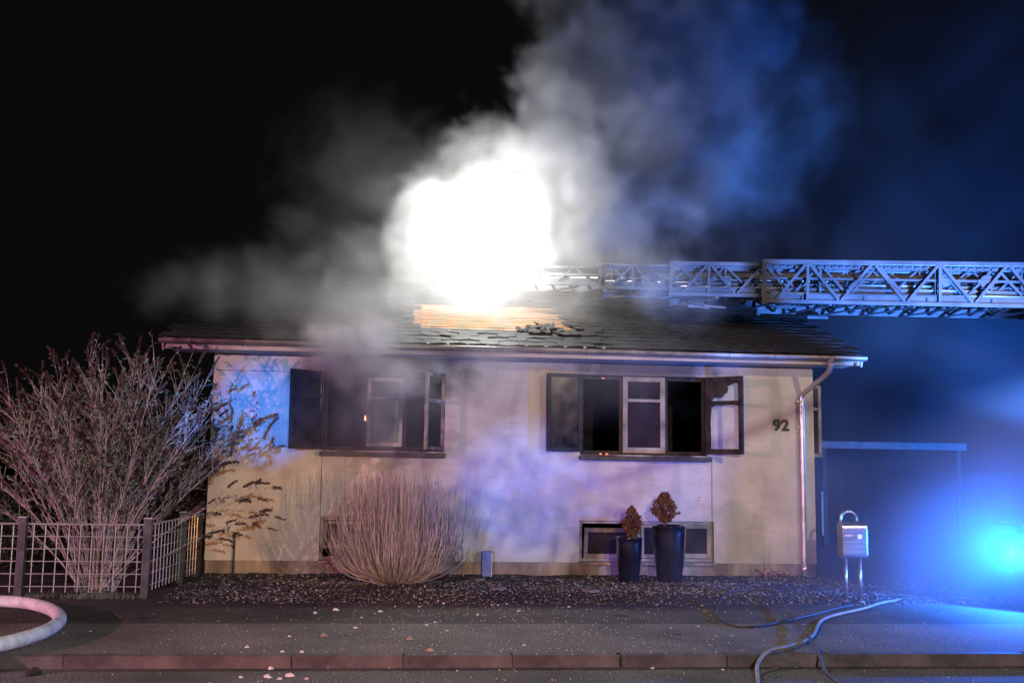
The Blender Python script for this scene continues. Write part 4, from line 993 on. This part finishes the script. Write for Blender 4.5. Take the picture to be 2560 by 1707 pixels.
# ------------------------------------------------------------------ car at the right edge
car = thing('parked_car', 'nose of a car with a glaring blue flasher at the right edge', 'car', (5.97,-4.2,-0.016))
def loft(stations, name, m, par):   # stations: x -> list of (y,z) rings
    mb = MB(); n = len(stations[0][1])
    for x, ring in stations: mb.v += [(x,y,z) for y,z in ring]
    for i in range(len(stations)-1):
        for j in range(n): mb.f.append((i*n+j, i*n+(j+1)%n, (i+1)*n+(j+1)%n, (i+1)*n+j))
    mb.f.append(tuple(range(n))[::-1]); mb.f.append(tuple((len(stations)-1)*n+j for j in range(n)))
    return mb.build(name, X[m], par, smooth=True, fixn=True)
def ring(w, z0, z1, rnd=0.12):
    out = []
    for cx_, cz_, a0 in ((w/2-rnd,z1-rnd,0),(-w/2+rnd,z1-rnd,90),(-w/2+rnd,z0+rnd,180),(w/2-rnd,z0+rnd,270)):
        for k in range(4):
            a = math.radians(a0+30*k); out.append((0.9+cx_+rnd*math.cos(a), cz_+rnd*math.sin(a)))
    return out
loft([(0.06,ring(1.4,0.3,0.72)),(0.10,ring(1.6,0.24,0.86)),(0.28,ring(1.74,0.22,0.97)),(0.7,ring(1.78,0.2,1.02)),(1.15,ring(1.8,0.2,1.06)),(3.6,ring(1.8,0.2,1.05)),(4.2,ring(1.74,0.25,1.0)),(4.35,ring(1.55,0.32,0.9))], 'body', 'car', car)
loft([(1.1,ring(1.5,1.0,1.08,0.03)),(1.75,ring(1.42,1.02,1.5,0.1)),(2.3,ring(1.38,1.02,1.55,0.12)),(3.3,ring(1.34,1.02,1.52,0.12)),(4.1,ring(1.3,0.98,1.12,0.04))], 'cabin', 'glass_dark', car)
loft([(1.7,ring(1.40,1.49,1.535,0.02)),(2.3,ring(1.36,1.55,1.59,0.02)),(3.3,ring(1.32,1.52,1.56,0.02)),(3.5,ring(1.25,1.44,1.47,0.01))], 'roof_panel', 'car', car)
for xx in (0.85,3.4):
    for yy in (0.03,1.62):
        wq = MB().tube([(xx,yy,0.32),(xx,yy+0.17,0.32)],0.32,24).build('wheel', X['tyre'], car, smooth=False, bevel=0.03)
        MB().tube([(xx,yy-0.006,0.32),(xx,yy+0.176,0.32)],0.19,18).build('rim', X['steel'], wq)
for yy in (0.2,1.4): MB().box(0.075,0.16,yy,yy+0.25,0.66,0.78).build('headlight', X['glass_dark'], car, bevel=0.02)
MB().box(1.32,1.46,-0.17,0.02,1.12,1.26).build('mirror', X['car'], car, bevel=0.03)
MB().box(-0.2,0.4,0.05,1.7,1.022,1.045).build('bonnet_bar', X['steel'], car, bevel=0.006)
fr = MB().box(-0.06,-0.01,1.0,1.2,0.62,0.70).build('flasher', X['blue_lens'], car, bevel=0.01)

# ================================================================== SMOKE
def smoke_material(name, dens, col=(0.86,0.86,0.87), step=1.0, aniso=0.1):
    m = bpy.data.materials.new(name); m.use_nodes = True; N = m.node_tree.nodes; L = m.node_tree.links
    for n in list(N): N.remove(n)
    out = N.new('ShaderNodeOutputMaterial'); v = N.new('ShaderNodeVolumePrincipled')
    v.inputs['Color'].default_value = (*col,1); v.inputs['Density'].default_value = dens; v.inputs['Anisotropy'].default_value = aniso
    v.inputs['Density Attribute'].default_value = 'density'
    L.new(v.outputs[0], out.inputs['Volume'])
    m.cycles.volume_step_rate = step; m.cycles.volume_sampling = 'MULTIPLE_IMPORTANCE'
    return m
def smoke(name, label, lo, hi, vox, blobs, mat_, nscale, namp, sharp, detail=6, rough=0.55, distort=0.6, floor=0.0, seed=0.0, noise2=0.0):
    """fog grid: soft blobs (centre, radii, weight, hardness) eroded by fractal noise"""
    ng = bpy.data.node_groups.new(name+'_field', 'GeometryNodeTree')
    ng.interface.new_socket('Geometry', in_out='OUTPUT', socket_type='NodeSocketGeometry')
    N = ng.nodes; L = ng.links
    out = N.new('NodeGroupOutput'); vc = N.new('GeometryNodeVolumeCube'); sm = N.new('GeometryNodeSetMaterial'); sm.inputs['Material'].default_value = mat_
    vc.inputs['Min'].default_value = lo; vc.inputs['Max'].default_value = hi
    for k, ax in enumerate('XYZ'): vc.inputs['Resolution '+ax].default_value = max(4, int((hi[k]-lo[k])/vox))
    pos = N.new('GeometryNodeInputPosition').outputs[0]
    def mth(op, a, b=None, c=None):
        n = N.new('ShaderNodeMath'); n.operation = op
        for i, q in enumerate((a,b,c)):
            if q is None: continue
            if isinstance(q,(int,float)): n.inputs[i].default_value = q
            else: L.new(q, n.inputs[i])
        return n.outputs[0]
    def vm(op, a, b=None):
        n = N.new('ShaderNodeVectorMath'); n.operation = op
        for i, q in enumerate((a,b)):
            if q is None: continue
            if isinstance(q,(tuple,list)): n.inputs[i].default_value = q
            else: L.new(q, n.inputs[i])
        return n
    tex = N.new('ShaderNodeTexNoise'); tex.inputs['Scale'].default_value = nscale; tex.inputs['Detail'].default_value = detail
    tex.inputs['Roughness'].default_value = rough; tex.inputs['Distortion'].default_value = distort
    L.new(vm('ADD', pos, (seed,seed*0.7,-seed)).outputs[0], tex.inputs['Vector'])
    nz = mth('MULTIPLY', mth('SUBTRACT', tex.outputs[0], 0.5), namp)
    big = N.new('ShaderNodeTexNoise'); big.inputs['Scale'].default_value = nscale*0.33; big.inputs['Detail'].default_value = 3
    L.new(vm('ADD', pos, (5+seed,3,1)).outputs[0], big.inputs['Vector'])
    nz = mth('ADD', nz, mth('MULTIPLY', mth('SUBTRACT', big.outputs[0], 0.5), noise2))
    total = None
    for c, r, wgt, soft in blobs:
        d = vm('LENGTH', vm('DIVIDE', vm('SUBTRACT', pos, tuple(c)).outputs[0], tuple(r)).outputs[0]).outputs['Value']
        f = mth('ADD', mth('SUBTRACT', 1.0, d), nz)
        f = mth('MULTIPLY', mth('MINIMUM', mth('MAXIMUM', mth('MULTIPLY', f, sharp*soft), 0.0), 1.0), wgt)
        total = f if total is None else mth('MAXIMUM', total, f)
    tx = mth('MINIMUM', mth('MAXIMUM', mth('MULTIPLY', mth('SUBTRACT', tex.outputs[0], 0.34), 5.2), 0.10), 2.2)
    total = mth('MULTIPLY', total, tx)
    if floor: total = mth('ADD', total, floor)
    L.new(total, vc.inputs['Density']); L.new(vc.outputs[0], sm.inputs[0]); L.new(sm.outputs[0], out.inputs[0])
    me = bpy.data.meshes.new(name); o = link(name, me); me.materials.append(mat_)
    md = o.modifiers.new('field', 'NODES'); md.node_group = ng
    tag(o, label, 'smoke', kind='stuff'); return o

PL = [((-0.75,1.2,5.2),(1.45,1.0,1.1),1.0,1),((0.35,1.3,5.3),(1.2,0.9,1.0),0.6,0.8),((-1.3,1.3,5.9),(0.9,0.85,0.75),1.0,1),((-0.45,1.4,6.25),(1.15,0.95,0.95),0.95,1),((0.5,1.5,6.7),(1.3,1.1,1.15),0.95,1),
      ((1.1,1.6,7.6),(1.25,1.1,1.1),1.1,0.9),((1.4,1.6,8.6),(1.25,1.1,1.1),1.4,0.8),((1.4,1.7,9.5),(1.3,1.1,1.2),1.3,0.8),((2.5,1.8,9.3),(1.9,1.3,1.5),1.2,0.6),((-0.4,1.0,4.45),(1.3,0.9,0.7),0.6,1),
      ((1.2,1.7,5.9),(1.6,1.1,1.4),0.5,0.6),((2.2,1.7,7.2),(1.9,1.3,1.7),0.6,0.6),((3.4,2.2,8.2),(2.2,1.4,2.1),0.2,0.5),((3.2,2.2,6.3),(2.0,1.3,1.5),0.16,0.5)]
PL = [(c, tuple(q*1.16 for q in r), wg, sf) for c, r, wg, sf in PL]
smoke('smoke_plume', 'dense white smoke plume rising from the burnt roof into the night', (-3.2,-0.2,3.8), (6.0,4.0,11.2), 0.066, PL,
      smoke_material('plume_smoke', 0.58, step=1.5), 1.15, 1.75, 3.8, detail=9, rough=0.62, distort=0.3, noise2=0.8)
DR = [((-2.5,-1.3,3.12),(0.95,0.5,0.5),4.5,1.0),((-2.05,-1.35,2.9),(0.9,0.45,0.47),2.4,0.9),((-0.7,1.0,5.3),(2.7,1.4,2.0),0.10,0.6),((-2.9,-0.9,3.5),(1.0,0.6,0.45),0.7,0.8),((-2.2,-0.5,3.85),(1.2,0.7,0.45),0.45,0.8),((-1.5,0.1,4.15),(1.0,0.8,0.5),0.45,0.8),
      ((-2.1,-1.5,2.5),(1.4,0.7,1.0),0.36,0.7),((-0.8,-1.4,2.95),(1.6,0.6,0.6),0.20,0.6),((0.9,-1.4,2.8),(1.4,0.6,0.7),0.17,0.6),
      ((-2.2,1.2,4.7),(2.2,1.6,0.9),0.26,0.6),((-3.8,1.0,4.2),(2.2,1.8,0.8),0.55,0.6),((0.4,0.5,4.2),(2.6,1.2,0.6),0.24,0.6),((1.5,0.3,4.4),(1.7,0.9,0.8),0.40,0.6),((-2.4,1.8,6.2),(2.0,1.4,1.8),0.07,0.6)]
smoke('eave_smoke', 'thin grey smoke curling over the eaves and left window', (-6.2,-2.3,1.5), (3.6,3.6,8.0), 0.10, DR,
      smoke_material('eave_smoke', 1.25, step=3.0), 1.0, 1.8, 1.5, detail=8, rough=0.62, distort=1.0, seed=4.0, noise2=0.6)
HZ = [((6.2,-2.8,0.6),(3.7,2.9,1.95),1.1,0.7),((7.5,3.0,2.5),(4.5,4.0,4.5),0.32,0.6),((6.2,4.0,8.0),(4.0,3.0,4.0),0.10,0.6),((9.0,4.0,9.0),(4.0,3.0,4.5),0.15,0.6),((3.2,-2.6,0.3),(2.4,2.0,0.7),0.25,0.7)]
smoke('drifting_smoke', 'blue lit smoke drifting over the driveway on the right', (-0.5,-6.5,-0.3), (14.0,8.0,13.5), 0.22, HZ,
      smoke_material('drift_smoke', 0.24, step=3.0), 0.42, 1.1, 1.3, detail=5, rough=0.5, distort=0.4, seed=9.0, noise2=0.6)
